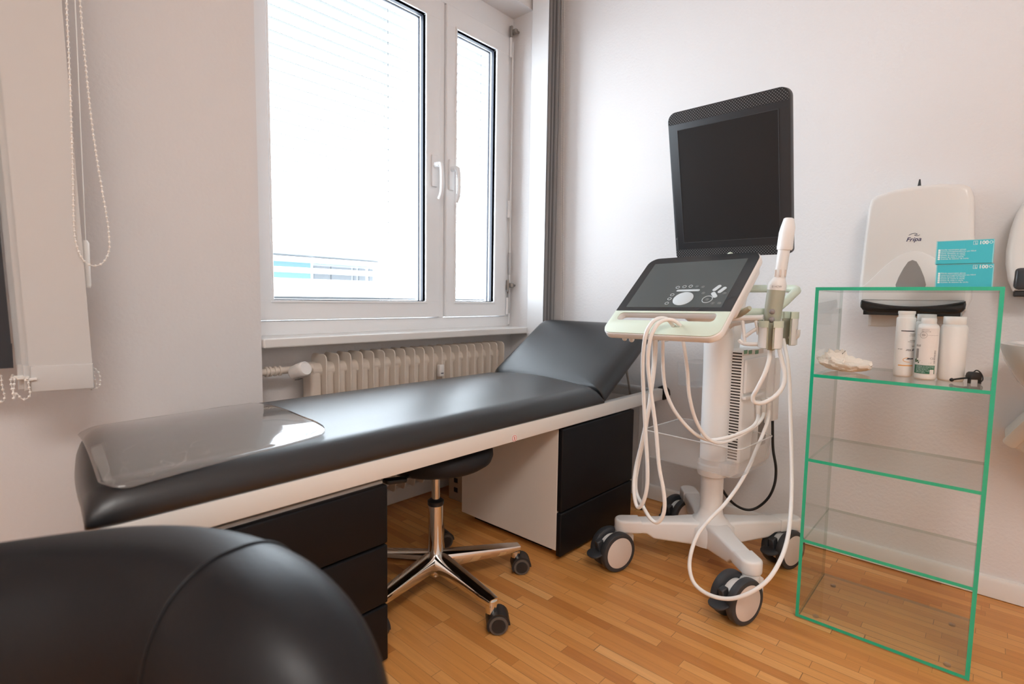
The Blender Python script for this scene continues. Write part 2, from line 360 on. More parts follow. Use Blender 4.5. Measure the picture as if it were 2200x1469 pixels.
# window_1: two sashes in a plastic frame, sill in front
FY = 1.985
win = thing('window_1', 'white two-sash plastic window in the back wall above the radiator', 'window', (1.46, FY, .79)); win['kind'] = 'structure'
fb = MB(); a = FY
for x0, x1, z0, z1 in ((NX0, NX1, .788, .843), (NX0, NX1, 2.31, 2.42), (NX0, .80, .843, 2.31), (2.122, NX1, .843, 2.31), (1.655, 1.688, .843, 2.31)):
    fb.box((x0, a, z0), (x1, a+.075, z1), .002, 1)
fb.build('window_frame', M_PVC, win, 0)
sb = MB(); sb.box((NX0+.002, 1.836, .756), (NX1-.002, FY+.02, .789), .005, 2); sb.build('window_sill', M_SILL, win, 0)
def sash(x0, x1, gx0, gx1, hx, name):
    z0, z1, g0, g1 = .846, 2.307, .921, 2.212; y0 = a-.014; s = MB()
    def mitre(o, i): s._add([Vector((o[0], y0, o[1])), Vector((o[2], y0, o[3])), Vector((i[2], y0, i[3])), Vector((i[0], y0, i[1]))], [(0, 1, 2, 3)])
    for q in ((x0, z0, x1, z0), (x1, z0, x1, z1), (x1, z1, x0, z1), (x0, z1, x0, z0)): pass
    s.box((x0, y0, z0), (x1, y0+.07, g0), .004, 2); s.box((x0, y0, g1), (x1, y0+.07, z1), .004, 2)
    s.box((x0, y0, g0-.004), (gx0, y0+.07, g1+.004), .004, 2); s.box((gx1, y0, g0-.004), (x1, y0+.07, g1+.004), .004, 2)
    so = s.build('sash', M_PVC, win, 0)
    w = .010; bd = MB(); yb = y0+.006       # sloped glazing bead
    for x_0, x_1, z_0, z_1 in ((gx0-w, gx1+w, g0-w, g0), (gx0-w, gx1+w, g1, g1+w), (gx0-w, gx0, g0, g1), (gx1, gx1+w, g0, g1)): bd.box((x_0, y0-.005, z_0), (x_1, y0+.03, z_1), .002, 1)
    bd.build('glazing_bead', M_PVC, so, 0)
    gk = MB(); t = .0026
    for x_0, x_1, z_0, z_1 in ((gx0, gx1, g0, g0+t), (gx0, gx1, g1-t, g1), (gx0, gx0+t, g0, g1), (gx1-t, gx1, g0, g1)): gk.box((x_0, y0+.018, z_0), (x_1, y0+.034, z_1))
    for x_0, x_1, z_0, z_1 in ((gx0, gx1, g0, g0+.0032), (gx0, gx1, g1-.0032, g1), (gx0, gx0+.0032, g0, g1), (gx1-.0032, gx1, g0, g1)): gk.box((x_0, y0+.048, z_0), (x_1, y0+.056, z_1))
    gk.build('gasket', M_GASKET, so, 0)
    pn = MB(); pn.box((gx0, y0+.036, g0), (gx1, y0+.046, g1)); pn.build('pane', M_PANE, so, 0)
    h = MB(); h.box((hx-.016, y0-.012, 1.455), (hx+.016, y0, 1.60), .005, 2); ho = h.build('handle_plate', M_PVC, so, 30)
    l = MB(); l.cyl((hx, y0-.012, 1.553), (hx, y0-.042, 1.553), .013, .012, 16)
    l.tube([(hx, y0-.040, 1.556), (hx, y0-.055, 1.545), (hx, y0-.060, 1.50), (hx, y0-.060, 1.45), (hx, y0-.056, 1.42), (hx, y0-.042, 1.395)], .0095, 10)
    l.build('handle_lever', M_PVC, so, 40)
sash(.795, 1.652, .858, 1.566, 1.612, 'l'); sash(1.690, 2.118, 1.753, 2.024, 1.716, 'r')
for z, h_ in ((2.255, .10), (1.42, .09), (.90, .09)):
    h = MB(); h.cyl((2.124, a-.02, z-h_/2), (2.124, a-.02, z+h_/2), .007, n=12); h.build('hinge', M_PVC, win, 40)
for z in (2.335, 1.012):
    h = MB(); h.box((2.118, a-.03, z-.03), (2.130, a-.012, z+.03), .003, 1); h.box((2.126, a-.052, z-.012), (2.146, a-.018, z+.012), .004, 1); h.cyl((2.146, a-.045, z), (2.156, a-.045, z), .006, n=10); h.build('hinge_bracket', M_STEEL, win, 30)
h = MB(); h.cyl((2.148, a-.012, .80), (2.148, a-.012, 2.29), .005, n=10); h.build('opening_rod', M_PVC, win, 40)
for z0, z1 in ((1.07, 1.19), (.86, .98)):
    h = MB(); h.cyl((2.148, a-.012, z0), (2.148, a-.012, z1), .0085, n=12); h.build('rod_sleeve', M_FRAMEGREY, win, 40)

# ------------------------------------------------------------------ outside: slatted blind close behind the panes, block across the street
ob = thing('venetian_blind', 'white venetian blind with open slats hanging behind the window panes', 'blind', (1.45, 2.13, .80))
sl = MB(); zt = .955
while zt < 2.30:
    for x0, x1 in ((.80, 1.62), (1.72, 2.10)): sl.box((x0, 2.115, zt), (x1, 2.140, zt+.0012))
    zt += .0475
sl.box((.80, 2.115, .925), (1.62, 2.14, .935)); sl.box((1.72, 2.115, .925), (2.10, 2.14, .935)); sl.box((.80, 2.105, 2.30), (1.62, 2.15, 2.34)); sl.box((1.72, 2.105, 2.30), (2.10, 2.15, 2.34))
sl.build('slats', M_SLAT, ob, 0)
cd = MB()
for x in (.90, 1.46, 1.80, 2.05):
    for y in (2.113, 2.142): cd.cyl((x, y, .93), (x, y, 2.31), .0011, n=6)
cd.build('ladder_cord', M_SLAT, ob, 0)
BY = 15.0
def bp(x, y): return on(1, BY, x, y)
bl = thing('office_building', 'pale office block with blue-green lower floor seen through the window', 'building', (bp(690, 640).x, BY+2, 0.0))
p0, p1 = bp(470, 545), bp(815, 570)
w = MB(); w.box((p0.x, BY, 0), (p1.x, BY+5, bp(700, 600).z+.9*0+ (bp(700, 553).z-bp(700, 600).z)), 0); w.build('facade', M_FACADE, bl, 0)
zr = bp(700, 552).z
r = MB(); r.box((p0.x, BY-.35, zr), (p1.x+.1, BY+5, zr+.22)); r.build('roof_slab', M_FACADE, bl, 0)
def bz(y): return bp(700, y).z
t = MB(); t.box((p0.x, BY-.05, bz(604)), (bp(666, 580).x, BY, zr-.05)); t.build('teal_panel', M_FACADETEAL, bl, 0)
t = MB(); t.box((bp(673, 580).x, BY-.05, bz(568)), (p1.x-.02, BY, zr-.05)); t.build('teal_panel', M_FACADETEAL, bl, 0)
for x0, x1 in ((673, 708), (710, 754), (758, 765), (769, 784), (791, 800)):
    t = MB(); t.box((bp(x0, 590).x, BY-.05, bz(608)), (bp(x1, 590).x, BY, bz(572))); t.build('window', M_FACADEGLASS, bl, 0)
for y in (564, 585, 607):
    t = MB(); t.box((p0.x, BY-.6, bz(y)-.06), (p1.x+.05, BY-.52, bz(y)+.06)); t.build('railing', M_BLINDGLOSS, bl, 0)

# ================================================================== radiator in the niche
rd = thing('radiator', 'cream ribbed column radiator under the window sill behind the couch', 'radiator', (1.46, 1.90, .10))
b = MB(); x0, x1, n = .945, 1.975, 20; st = (x1-x0)/n; RY0, RY1 = 1.846, 1.950
for i in range(n):
    xc = x0+st*(i+.5)
    pr = rrect(RY1-RY0, .61, .035, 5, (RY0+RY1)/2, .411)
    pr = rrect(RY1-RY0-.026, .575, .034, 5, (RY0+RY1)/2+.010, .400)
    b.prism([(y, z) for y, z in pr], frame((xc-st*.45, 0, 0), Y, Z), st*.86, .015, 4)
    pr = rrect(RY1-RY0+.012, .617, .022, 4, (RY0+RY1)/2, .411)
    b.prism(pr, frame((xc+st*.40, 0, 0), Y, Z), .0048, .0018, 1)
for z in (.655, .165): b.cyl((x0+.01, 1.898, z), (x1-.01, 1.898, z), .030, n=20)
b.build('radiator_body', M_RAD, rd, 35)
b = MB(); pts = [(x, 1.885, .668) for x in (.762, .80, .84, .875)]
b.cyl((.762, 1.885, .668), (.90, 1.885, .668), .013, n=16)
for x in (.785, .797, .815, .832): b.cyl((x, 1.885, .668), (x+.007, 1.885, .668), .018, n=16)
b.cyl((.895, 1.885, .668), (.955, 1.885, .668), .020, n=16); b.build('valve_pipe', M_RAD, rd, 40)
q0, q1 = Vector((.868, 1.862, .655)), on(1, 1.782, 658, 791); ax = (q1-q0).normalized()
b = MB(); b.lathe(q0, ax, [(.012, 0), (.014, .015)], 20); b.build('valve_collar', M_BLACKPL, rd, 40)
b = MB(); L_ = (q1-q0).length; b.lathe(q0, ax, [(.017, .012), (.026, .02), (.0275, .05), (.0275, L_-.012), (.0255, L_-.003), (.022, L_), (.021, L_-.0015), (.0, L_-.0015)], 28)
vh = b.build('thermostat_head', M_VALVE, rd, 40)
fr = frame(q0+ax*.058+Vector((-.0075, 0, -.0282)), ax, X); b = MB(); b.box((-.018, -.009, -.003), (.006, .009, .002), .001, 1, fr); b.build('thermostat_display', M_GREYDARK, vh, 0)
pa = on(1, RY0-.010, 945, 796); b = MB(); b.box((pa.x-.013, RY0-.026, pa.z-.025), (pa.x+.013, RY0-.006, pa.z+.028), .003, 2); ha = b.build('heat_meter', M_VALVE, rd, 30)
b = MB(); b.box((pa.x-.007, RY0-.0268, pa.z-.012), (pa.x+.008, RY0-.026, pa.z-.008)); b.build('meter_display', M_INK, ha, 0)

# ================================================================== vertical blinds, pushed aside left and right
def beads(b, pts, step, r, cr=.0009, sub=8):
    P = spline(pts, sub); b.tube(P, cr, 5, smooth=False); acc = 0
    for i in range(1, len(P)):
        d = (P[i]-P[i-1]); l = d.length
        while acc <= l: b.ball(P[i-1]+d*(acc/l), r, 8); acc += step
        acc -= l
vb = thing('vertical_blind', 'white vertical blind slats bunched at the left of the window', 'blind', (.19, 1.64, 2.62))
b = MB(); b.box((-.35, 1.60, 2.64), (NX0-.05, 1.68, 2.70), .004, 1); b.build('head_rail', M_PVC, vb, 30)
def slat(parent, x0, x1, y0, y1, zb, zt, m, weight=True, name='slat', lean=0):
    u = Vector((x1-x0, y1-y0, 0)); w_ = u.length; fr = frame((x0, y0, 0), u, Z); s = MB()
    LN = -.052*lean; t_ = MB(); t_.box((0, zb+.055, -.0006), (w_, zt, .0006)); 
    for v in t_.bm.verts: v.co.x += LN*(v.co.y-zb)/1.93
    t_.bm.transform(fr); s.merge(t_.bm)
    if weight:
        s.prism([(0, zb), (w_, zb), (w_, zb+.06), (0, zb+.06)], frame(Vector((x0, y0, 0))-fr.to_3x3()@Vector((0, 0, .004)), u, Z), .008, .003, 2)
    else: s.box((0, zb, -.0006), (w_, zb+.056, .0006), 0, 1, fr)
    return s.build(name, m, parent, 30)
s1 = slat(vb, .1475, .2585, 1.625, 1.600, .708, 2.64, M_BLIND, lean=1)
slat(vb, .128, .238, 1.655, 1.632, .712, 2.64, M_BLIND, lean=1)
slat(vb, .137, .247, 1.642, 1.617, .710, 2.64, M_BLIND, lean=1)
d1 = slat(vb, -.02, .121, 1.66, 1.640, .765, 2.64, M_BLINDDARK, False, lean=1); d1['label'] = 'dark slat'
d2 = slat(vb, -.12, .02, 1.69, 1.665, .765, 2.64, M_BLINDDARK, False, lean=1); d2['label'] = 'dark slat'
b = MB(); yb = 1.592
beads(b, [on(1, yb, *p) for p in ((137, -420), (141, -200), (143, 0), (148, 120), (153, 250), (157, 400), (158, 460), (161, 510), (171, 545), (186, 565), (205, 571), (222, 563), (233, 543), (235, 520), (231, 475), (218, 400), (200, 285), (185, 150), (172, 0), (163, -200), (155, -420))], .0118, .0029, .0012)
b.build('control_chain', M_BEAD, vb, 40)
b = MB(); b.tube([on(1, 1.64, *p) for p in ((140, -440), (161, 0), (172, 250), (184, 520))], .0012, 6); b.build('pull_cord', M_BEAD, vb, 40)
b = MB(); w0, w1 = on(1, 1.64, 182, 516), on(1, 1.64, 187, 618); b.rings([(w0, .005), (w0+(w1-w0)*.06, .0085), (w0+(w1-w0)*.94, .0085), (w1, .007)], w1-w0, 14); b.build('cord_weight', M_BEAD, vb, 40)
z0 = .742
for pts in ([(27, 806), (23, 815), (25, 830), (28, 845), (30, 855), (36, 845), (46, 856), (58, 856), (65, 846), (62, 830), (59, 814), (48, 808)], [(27, 806), (31, 815), (30, 830), (29, 845), (29, 858)]):
    b = MB(); beads(b, [on(1, 1.612, *p) for p in pts], .0105, .0027); b.build('link_chain', M_BEAD, vb, 40)
b = MB(); beads(b, [on(1, 1.625, *p) for p in ((198, 786), (204, 792), (212, 800), (215, 815), (214, 828), (207, 834), (196, 836))], .0105, .0026)
beads(b, [on(1, 1.625, *p) for p in ((199, 790), (202, 806), (206, 824), (208, 834))], .0105, .0026)
b.build('link_chain', M_BEAD, vb, 40)
b = MB(); beads(b, [on(1, 1.67, *p) for p in ((-6, 800), (2, 808), (4, 825), (7, 840), (10, 850), (8, 861), (0, 862), (-8, 855))], .0105, .0027)
b.build('link_chain', M_BEAD, vb, 40)
b = MB()
for o_ in ((.1475, 1.625, .742), (.137, 1.642, .744), (.128, 1.655, .746)): b.box((o_[0]-.012, o_[1]-.012, o_[2]-.006), (o_[0]+.010, o_[1]-.002, o_[2]), .001, 1)
b.build('slat_clip', M_BEAD, vb, 0)

vr = thing('vertical_blind', 'stack of edge-on vertical blind slats at the right of the window', 'blind', (2.20, 1.78, 2.62))
b = MB(); b.box((1.40, 1.745, 2.64), (XR-.004, 1.825, 2.70), .004, 1); b.build('head_rail', M_PVC, vr, 30)
for i in range(8):
    x = 2.147+i*.0145
    s = slat(vr, x+.001*(i % 3), x, 1.838, 1.731+.003*((i*5) % 3), .70, 2.64, M_BLINDGLOSS if i == 0 else (M_BLINDSHADE if i % 2 else M_BLINDGREY))
    if i == 0: s['label'] = 'white slat turned towards the room'
b = MB()
for px_ in (1206.5, 1211): beads(b, [on(0, 2.262, px_+d, y) for d, y in ((4, -300), (1, 120), (0, 380), (-1, 680), (-2, 740))], .012, .0022)
b.build('control_chain', M_BEAD, vr, 40)

# ================================================================== examination couch
YC = 1.086
co = thing('examination_couch', 'black leather examination couch with raised headrest under the window', 'couch', (1.0, 1.39, 0))
def mattress():
    b = MB(); xs = [.155, .158, .166, .18, .20, .23, .28, .36, .5, .7, .9, 1.1, 1.3, 1.5, 1.62, 1.68, 1.715, 1.732, 1.742]; NV = 56
    zb, zt, y0, y1 = .541, .608, YC, 1.700; rings = []
    for x in xs:
        e = min(1, (x-.155)/.06); k = math.sqrt(max(0, 1-(1-e)**2)); e2 = min(1, max(0, (1.742-x)/.03)); k2 = .55+.45*math.sqrt(max(0, 1-(1-e2)**2))
        h = (zt-zb)*(.42+.58*k)*k2; ring = []
        inset = .012*(1-k)
        pr = rrect(1, 1, .5, 13)                      # start from a circle and shape it
        W_, ya, yb = (y1-y0)-2*inset, y0+inset, y1-inset
        cs = []; R1, R2 = min(.052, h*.80), .008
        def arc(cy, cz, ry, rz, a0, a1, n): return [(cy+ry*math.cos(a0+(a1-a0)*i/n), cz+rz*math.sin(a0+(a1-a0)*i/n)) for i in range(n+1)]
        cs += arc(ya+.055, zb+h-R1, .055, R1, PI, PI/2, 9)
        for i in range(1, 10):
            t = i/10; cs.append((ya+.055+(yb-ya-.11)*t, zb+h+.018*math.sin(PI*t)*k*k2))
        cs += arc(yb-.055, zb+h-R1, .055, R1, PI/2, 0, 9)
        cs += arc(yb-R2, zb+R2, R2, R2, 0, -PI/2, 3); cs += arc(ya+R2, zb+R2, R2, R2, -PI/2, -PI, 3)
        for y, z in cs:
            q = (y-y0)/(y1-y0); dx = .075*q**1.4*math.exp(-(x-.155)/.12); dy = -.11*q**3*math.exp(-((x-.155)/.09)**1.5)
            dx2 = -.55*(z-zb)*max(0, (x-1.62)/.122)
            ring.append(Vector((x+dx+dx2, y+dy, z)))
        rings.append(ring)
    n = len(rings[0]); vs = [p for r in rings for p in r]; fs = []
    for i in range(len(rings)-1):
        for j in range(n): a_, c_ = i*n+j, i*n+(j+1) % n; fs.append((a_, c_, c_+n, a_+n))
    fs.append(tuple(range(n))); fs.append(tuple((len(rings)-1)*n+j for j in range(n)))
    b._add(vs, fs); return b
mo = mattress().build('mattress', M_LEATHER, co, 60)
TH = math.radians(32.6); E1 = Vector((math.cos(TH), 0, math.sin(TH))); E3 = Vector((-math.sin(TH), 0, math.cos(TH)))
hf = frame(Vector((1.748, (YC+1.702)/2, .541)), E1, Y)
t = MB(); outline = rrect(.472, .612, [.050, .050, .008, .008], 7, .236, 0)
def headrest():
    b = MB(); prof_ = [(0, .010), (.004, .004), (.010, 0), (.018, 0), (.040, .003), (.054, .010), (.064, .022), (.069, .036), (.0715, .06), (.073, .10), (.0738, .17)]
    rings = []; cx, cy = .236, 0
    for h_, ins in prof_:
        ring = []
        for x, y in outline:
            sx = (x-cx)/.236; sy = (y-cy)/.306
            ix = ins if sx > 0 else ins*.45
            ring.append(hf @ Vector((cx+(x-cx)*(1-ix/.236), cy+(y-cy)*(1-ins/.306), h_)))
        rings.append(ring)
    n = len(rings[0]); vs = [p for r in rings for p in r]; fs = []
    for i in range(len(rings)-1):
        for j in range(n): a_, c_ = i*n+j, i*n+(j+1) % n; fs.append((a_, c_, c_+n, a_+n))
    fs.append(tuple(range(n))[::-1]); fs.append(tuple((len(rings)-1)*n+j for j in range(n))); b._add(vs, fs); return b
headrest().build('headrest', M_LEATHER, co, 60)
b = MB(); b.box((.175, YC+.002, .490), (2.232, YC+.032, .541), .003, 2); b.box((.29, 1.668, .490), (2.232, 1.698, .541), .003, 2)
b.box((.29, YC+.03, .495), (.32, 1.67, .538), .002, 1); b.box((1.70, YC+.03, .495), (1.73, 1.67, .530), .002, 1)
fo = b.build('frame', M_FRAME, co, 30)
b = MB(); b.box((2.200, YC+.030, .492), (2.231, 1.67, .538), .003, 1); b.cyl((2.09, YC+.03, .555), (2.09, 1.67, .555), .010, n=12); b.build('end_bar', M_FRAMEGREY, co, 30)
for x, y in ((2.125, YC+.036), (2.125, 1.64), (.205, YC+.036), (.33, 1.655)):
    b = MB(); b.box((x-.018, y-.016, .004), (x+.018, y+.016, .492), .003, 1); lg = b.build('leg', M_FRAMEGREY, co, 30)
    b = MB(); b.box((x-.019, y-.017, 0), (x+.019, y+.017, .012), .002, 1); b.build('foot_cap', M_BLACKPL, lg, 0)
for y in (YC+.075, 1.63):
    b = MB(); b.tube([Vector((2.0, y, .702)), Vector((2.065, y, .535)), Vector((2.075, y, .43))], .005, 8, 4); b.build('headrest_strut', M_STEEL, co, 40)
k0 = Vector((2.232, YC+.017, .516)); b = MB(); b.cyl(k0, k0+X*.022, .009, n=12)
b.lathe(k0+X*.018, X, [(.014, 0), (.030, .005), (.034, .012), (.034, .022), (.028, .030), (.0, .033)], 10); b.build('clamp_knob', M_BLACKPL, co, 30)
sc = on(1, YC+.002, 1104.5, 941); fr = frame(sc+Vector((0, -.0006, 0)), X, Z)
st_ = MB(); st_.prism(ellipse(0, 0, .0118, .0118), fr, .0005); so = st_.build('weight_limit_sticker', M_PALEINK, co, 0); so.data.materials[0] = M_WHITEINK
ring_ = MB(); ring_.tube([fr @ Vector((x, y, .0007)) for x, y in ellipse(0, 0, .0092, .0092, 24)], .0009, 6, 1, True, smooth=False)
ring_.prism(ellipse(0, .0045, .0016, .0018, 10), fr, .0009); ring_.prism([(-.001, .003), (.0022, .003), (.0030, -.001), (.0018, -.001), (.0020, -.0065), (.0006, -.0065), (0, -.002), (-.0018, -.0065), (-.0030, -.0060), (-.0012, -.001)], fr, .0009)
ring_.build('sticker_print', M_RED, so, 0)

# clear protective sheet over the foot end
b = MB(); ca, cb_, cc, cd_ = (.180, 1.098), (.218, 1.585), (.655, 1.672), (.625, 1.135)
def sheet(i, j):
    x = (ca[0]*(1-i)+cd_[0]*i)*(1-j)+(cb_[0]*(1-i)+cc[0]*i)*j; y = (ca[1]*(1-i)+cd_[1]*i)*(1-j)+(cb_[1]*(1-i)+cc[1]*i)*j
    # round the corners in plan
    R = .10
    for (cx, cy, sx, sy) in ((0, 0, 1, 1), (1, 0, -1, 1), (0, 1, 1, -1), (1, 1, -1, -1)):
        di, dj = (i-cx)*sx, (j-cy)*sy
        if di < R and dj < R:
            m_ = math.hypot(R-di, R-dj)
            if m_ > R*.999:
                f_ = R/m_; di2, dj2 = R-(R-di)*f_, R-(R-dj)*f_; i2, j2 = cx+sx*di2, cy+sy*dj2
                x = (ca[0]*(1-i2)+cd_[0]*i2)*(1-j2)+(cb_[0]*(1-i2)+cc[0]*i2)*j2; y = (ca[1]*(1-i2)+cd_[1]*i2)*(1-j2)+(cb_[1]*(1-i2)+cc[1]*i2)*j2
    q = (y-YC)/(1.70-YC); z = .6085+.018*math.sin(PI*min(max((y-YC-.055)/(1.70-YC-.11), 0), 1))+.0015
    if y < YC+.055: c_ = (YC+.055-y)/.055; z = .6085-.052+.052*math.sqrt(max(0, 1-c_*c_))+.004*c_+.002
    if y > 1.645: c_ = (y-1.645)/.055; z = .6085-.052+.052*math.sqrt(max(0, 1-c_*c_))+.002
    ex = min(1, max(0, (x-.155-.075*max(q, 0)**1.4)/.06)); z -= .024*(1-math.sqrt(max(0, 1-(1-ex)**2)))
    z += .010*math.exp(-((i-1)/.16)**2-((j-.12)/.16)**2)
    return Vector((x, y, z))
b.grid(49, 49, sheet)
sh = b.build('protective_sheet', M_SHEET, None, 60); md = sh.modifiers.new('thick', 'SOLIDIFY'); md.thickness = .0012; md.offset = 1
tag(sh, 'clear plastic sheet lying over the foot end of the couch', 'plastic sheet')

# two drawer pedestals under the couch
def pedestal(x0, x1, splits, label, zb):
    y1 = 1.61
    o = thing('drawer_pedestal', label, 'drawer cabinet', ((x0+x1)/2, 1.35, 0), 'drawer pedestals under the couch')
    b = MB(); b.box((x0, YC+.021, zb), (x1, y1, .478), .002, 1); b.build('body', M_WHITEPANEL, o, 0)
    b = MB(); b.box((x0+.05, YC+.08, 0), (x1-.05, y1-.03, zb+.004)); b.build('plinth', M_BLACKPL, o, 0)
    for z0, z1 in splits:
        b = MB(); b.box((x0-.001, YC, z0+.002), (x1+.001, YC+.022, z1-.002), .005, 3); b.build('drawer_front', M_BLACKFRONT, o, 30)
    return o
pedestal(.235, .745, ((.012, .164), (.164, .321), (.321, .475)), 'black three-drawer pedestal under the foot end of the couch', .03)
pedestal(1.474, 1.972, ((.015, .180), (.180, .486)), 'white-sided pedestal with two black drawers under the headrest', .035)

# cardboard box in the gap behind the stool
bx = thing('cardboard_box', 'small brown cardboard box on the floor behind the stool', 'box', (1.66, 1.79, 0))
b = MB(); b.box((1.60, 1.745, 0), (1.80, 1.838, .155), .002, 1); b.build('carton', M_CARD, bx, 0)
for z in (.125, .085, .04):
    b = MB(); b.box((1.5992, 1.775, z), (1.6, 1.80, z+.022)); b.build('printed_mark', M_INK, bx, 0)
    b = MB(); b.box((1.615, 1.7442, z), (1.64, 1.745, z+.022)); b.build('printed_mark', M_INK, bx, 0)

# ================================================================== swivel stool
def star_base(root, c, R, ang, zc=0, m=M_CHROME):
    c = Vector((c[0], c[1], 0)); b = MB()
    b.lathe(c, Z, [(.010, .044), (.015, .046), (.016, .056), (.030, .060), (.034, .068), (.036, .10), (.031, .118), (.025, .122)], 28); hub = b.build('base_hub', m, root, 40)
    for k in range(5):
        a_ = math.radians(ang+72*k); d = Vector((math.cos(a_), math.sin(a_), 0)); s_ = Vector((-math.sin(a_), math.cos(a_), 0)); b = MB(); vs = []; N = 10
        for i in range(8):
            t_ = i/7; r_ = .022+(R+.012-.022)*t_; w_ = .029-.009*t_; zt = .124-.026*t_; zb = .074+.003*t_; hh = (zt-zb)/2; zc_ = (zt+zb)/2
            if i == 7: w_ *= .85
            for x, y in rrect(2*w_, 2*hh, min(w_, hh)*.55, 2): vs.append(c+d*r_+s_*x+Z*(zc_+y))
        n = len(vs)//8; fs = [(i*n+j, i*n+(j+1) % n, (i+1)*n+(j+1) % n, (i+1)*n+j) for i in range(7) for j in range(n)]
        fs += [tuple(range(n)), tuple(7*n+j for j in range(n))]; b._add(vs, fs)
        b.cyl(c+d*R+Z*.092, c+d*R+Z*.056, .0175, .0165, n=18)
        b.build('base_arm', m, root, 40)
        p = c+d*R; ca_ = math.radians(ang+72*k+(-17, -62, 20, 80, 55)[k]); wd = Vector((math.cos(ca_), math.sin(ca_), 0)); ax = Vector((-wd.y, wd.x, 0)); wc = p+wd*.019+Z*.0285
        b = MB()
        b.cyl(p+Z*.03, p+Z*.058, .011, n=12)
        vs = []; NA = 12
        for sgn in (-.027, .027):
            for i in range(NA+1):
                t_ = math.radians(-30+i*(210/NA)); rr_ = .0335
                vs.append(wc+ax*sgn-wd*rr_*math.cos(t_)+Z*rr_*math.sin(t_))
            for i in range(NA+1):
                t_ = math.radians(180-i*(210/NA)); vs.append(wc+ax*sgn-wd*.027*math.cos(t_)+Z*.027*math.sin(t_))
        n = len(vs)//2; fs = [(j, (j+1) % n, n+(j+1) % n, n+j) for j in range(n)]+[tuple(range(n)), tuple(n+j for j in range(n))]; b._add(vs, fs)
        b.box((-.008, -.004, -.006), (.010, .004, .03), 0, 1, Matrix.Translation(wc))
        co_ = b.build('caster', M_BLACKPL, root, 35)
        for sgn in (-1, 1):
            b = MB(); o_ = wc+ax*sgn*.006
            b.lathe(o_, ax*sgn, [(.0, 0), (.026, 0), (.0285, .003), (.0285, .018), (.0265, .0225), (.0205, .0232)], 28); b.build('wheel', M_GREYWHEEL, co_, 40)
            b = MB(); b.lathe(o_, ax*sgn, [(.0200, .0215), (.0200, .0245), (.0, .0250)], 24); b.build('wheel_cap', M_BLACKPL, co_, 40)
SC = (1.056, 1.275)
so_ = thing('swivel_stool', 'round black swivel stool on chrome five-star base under the couch', 'stool', (*SC, 0))
star_base(so_, SC, .283, -24)
c = Vector((*SC, 0))
b = MB(); b.lathe(c, Z, [(.024, .10), (.0235, .285)], 28); b.build('column_sleeve', M_CHROME, so_, 40)
b = MB(); b.lathe(c, Z, [(.022, .278), (.026, .283), (.026, .294), (.018, .300), (.013, .301)], 28); b.build('column_collar', M_BLACKPL, so_, 40)
b = MB(); b.lathe(c, Z, [(.0128, .295), (.0128, .414)], 24); b.build('gas_lift', M_BRUSHED, so_, 40)
b = MB(); b.lathe(c, Z, [(.0, .408), (.06, .408), (.12, .411), (.158, .417), (.176, .429), (.182, .445), (.180, .463), (.168, .475), (.13, .480), (.0, .482)], 56); b.build('seat', M_BLACKMATT, so_, 50)
l0 = on(1, 1.20, 878, 1023); l1 = on(1, 1.19, 868, 1034); l2 = on(1, 1.19, 838, 1038)
b = MB(); b.tube([c+Vector((-.05, -.02, .386)), l0, l1], .005, 8, 5); fr = frame(l1, (l2-l1), Vector((.3, .9, 0))); b.prism([(x-.0, y) for x, y in rrect(.07, .030, [.006, .006, .012, .012], 4, .030, 0)], fr, -.012, .004, 2); b.build('height_lever', M_BLACKPL, so_, 40)

# ================================================================== ultrasound cart
CO = Vector((1.825, .69, 0)); ca_ = math.radians(-4)
TL = Matrix.Translation(CO) @ Matrix.Rotation(ca_, 4, 'Z')
def L(x, y, z=0): return TL @ Vector((x, y, z))
LB, LS = TL.to_3x3() @ X, TL.to_3x3() @ Y           # towards the cart's back, towards its far side
def onplane(o, n, px_, py_):
    d = ray(px_, py_); return CAM+d*((Vector(o)-CAM).dot(n)/d.dot(n))
uc = thing('ultrasound_cart', 'white and mint ultrasound machine on a wheeled stand with a touch panel and black monitor', 'ultrasound machine', CO)
SW = [(-.2256, .2147), (-.185, -.2185), (.249, -.188), (.2407, .212)]
b = MB()
hubc = L(0, 0)
b.lathe(hubc, Z, [(.050, .090), (.078, .095), (.082, .12), (.080, .155), (.066, .170), (.050, .180), (.042, .196), (.038, .215)], 36)
hub = b.build('base_hub', M_CART, uc, 50)
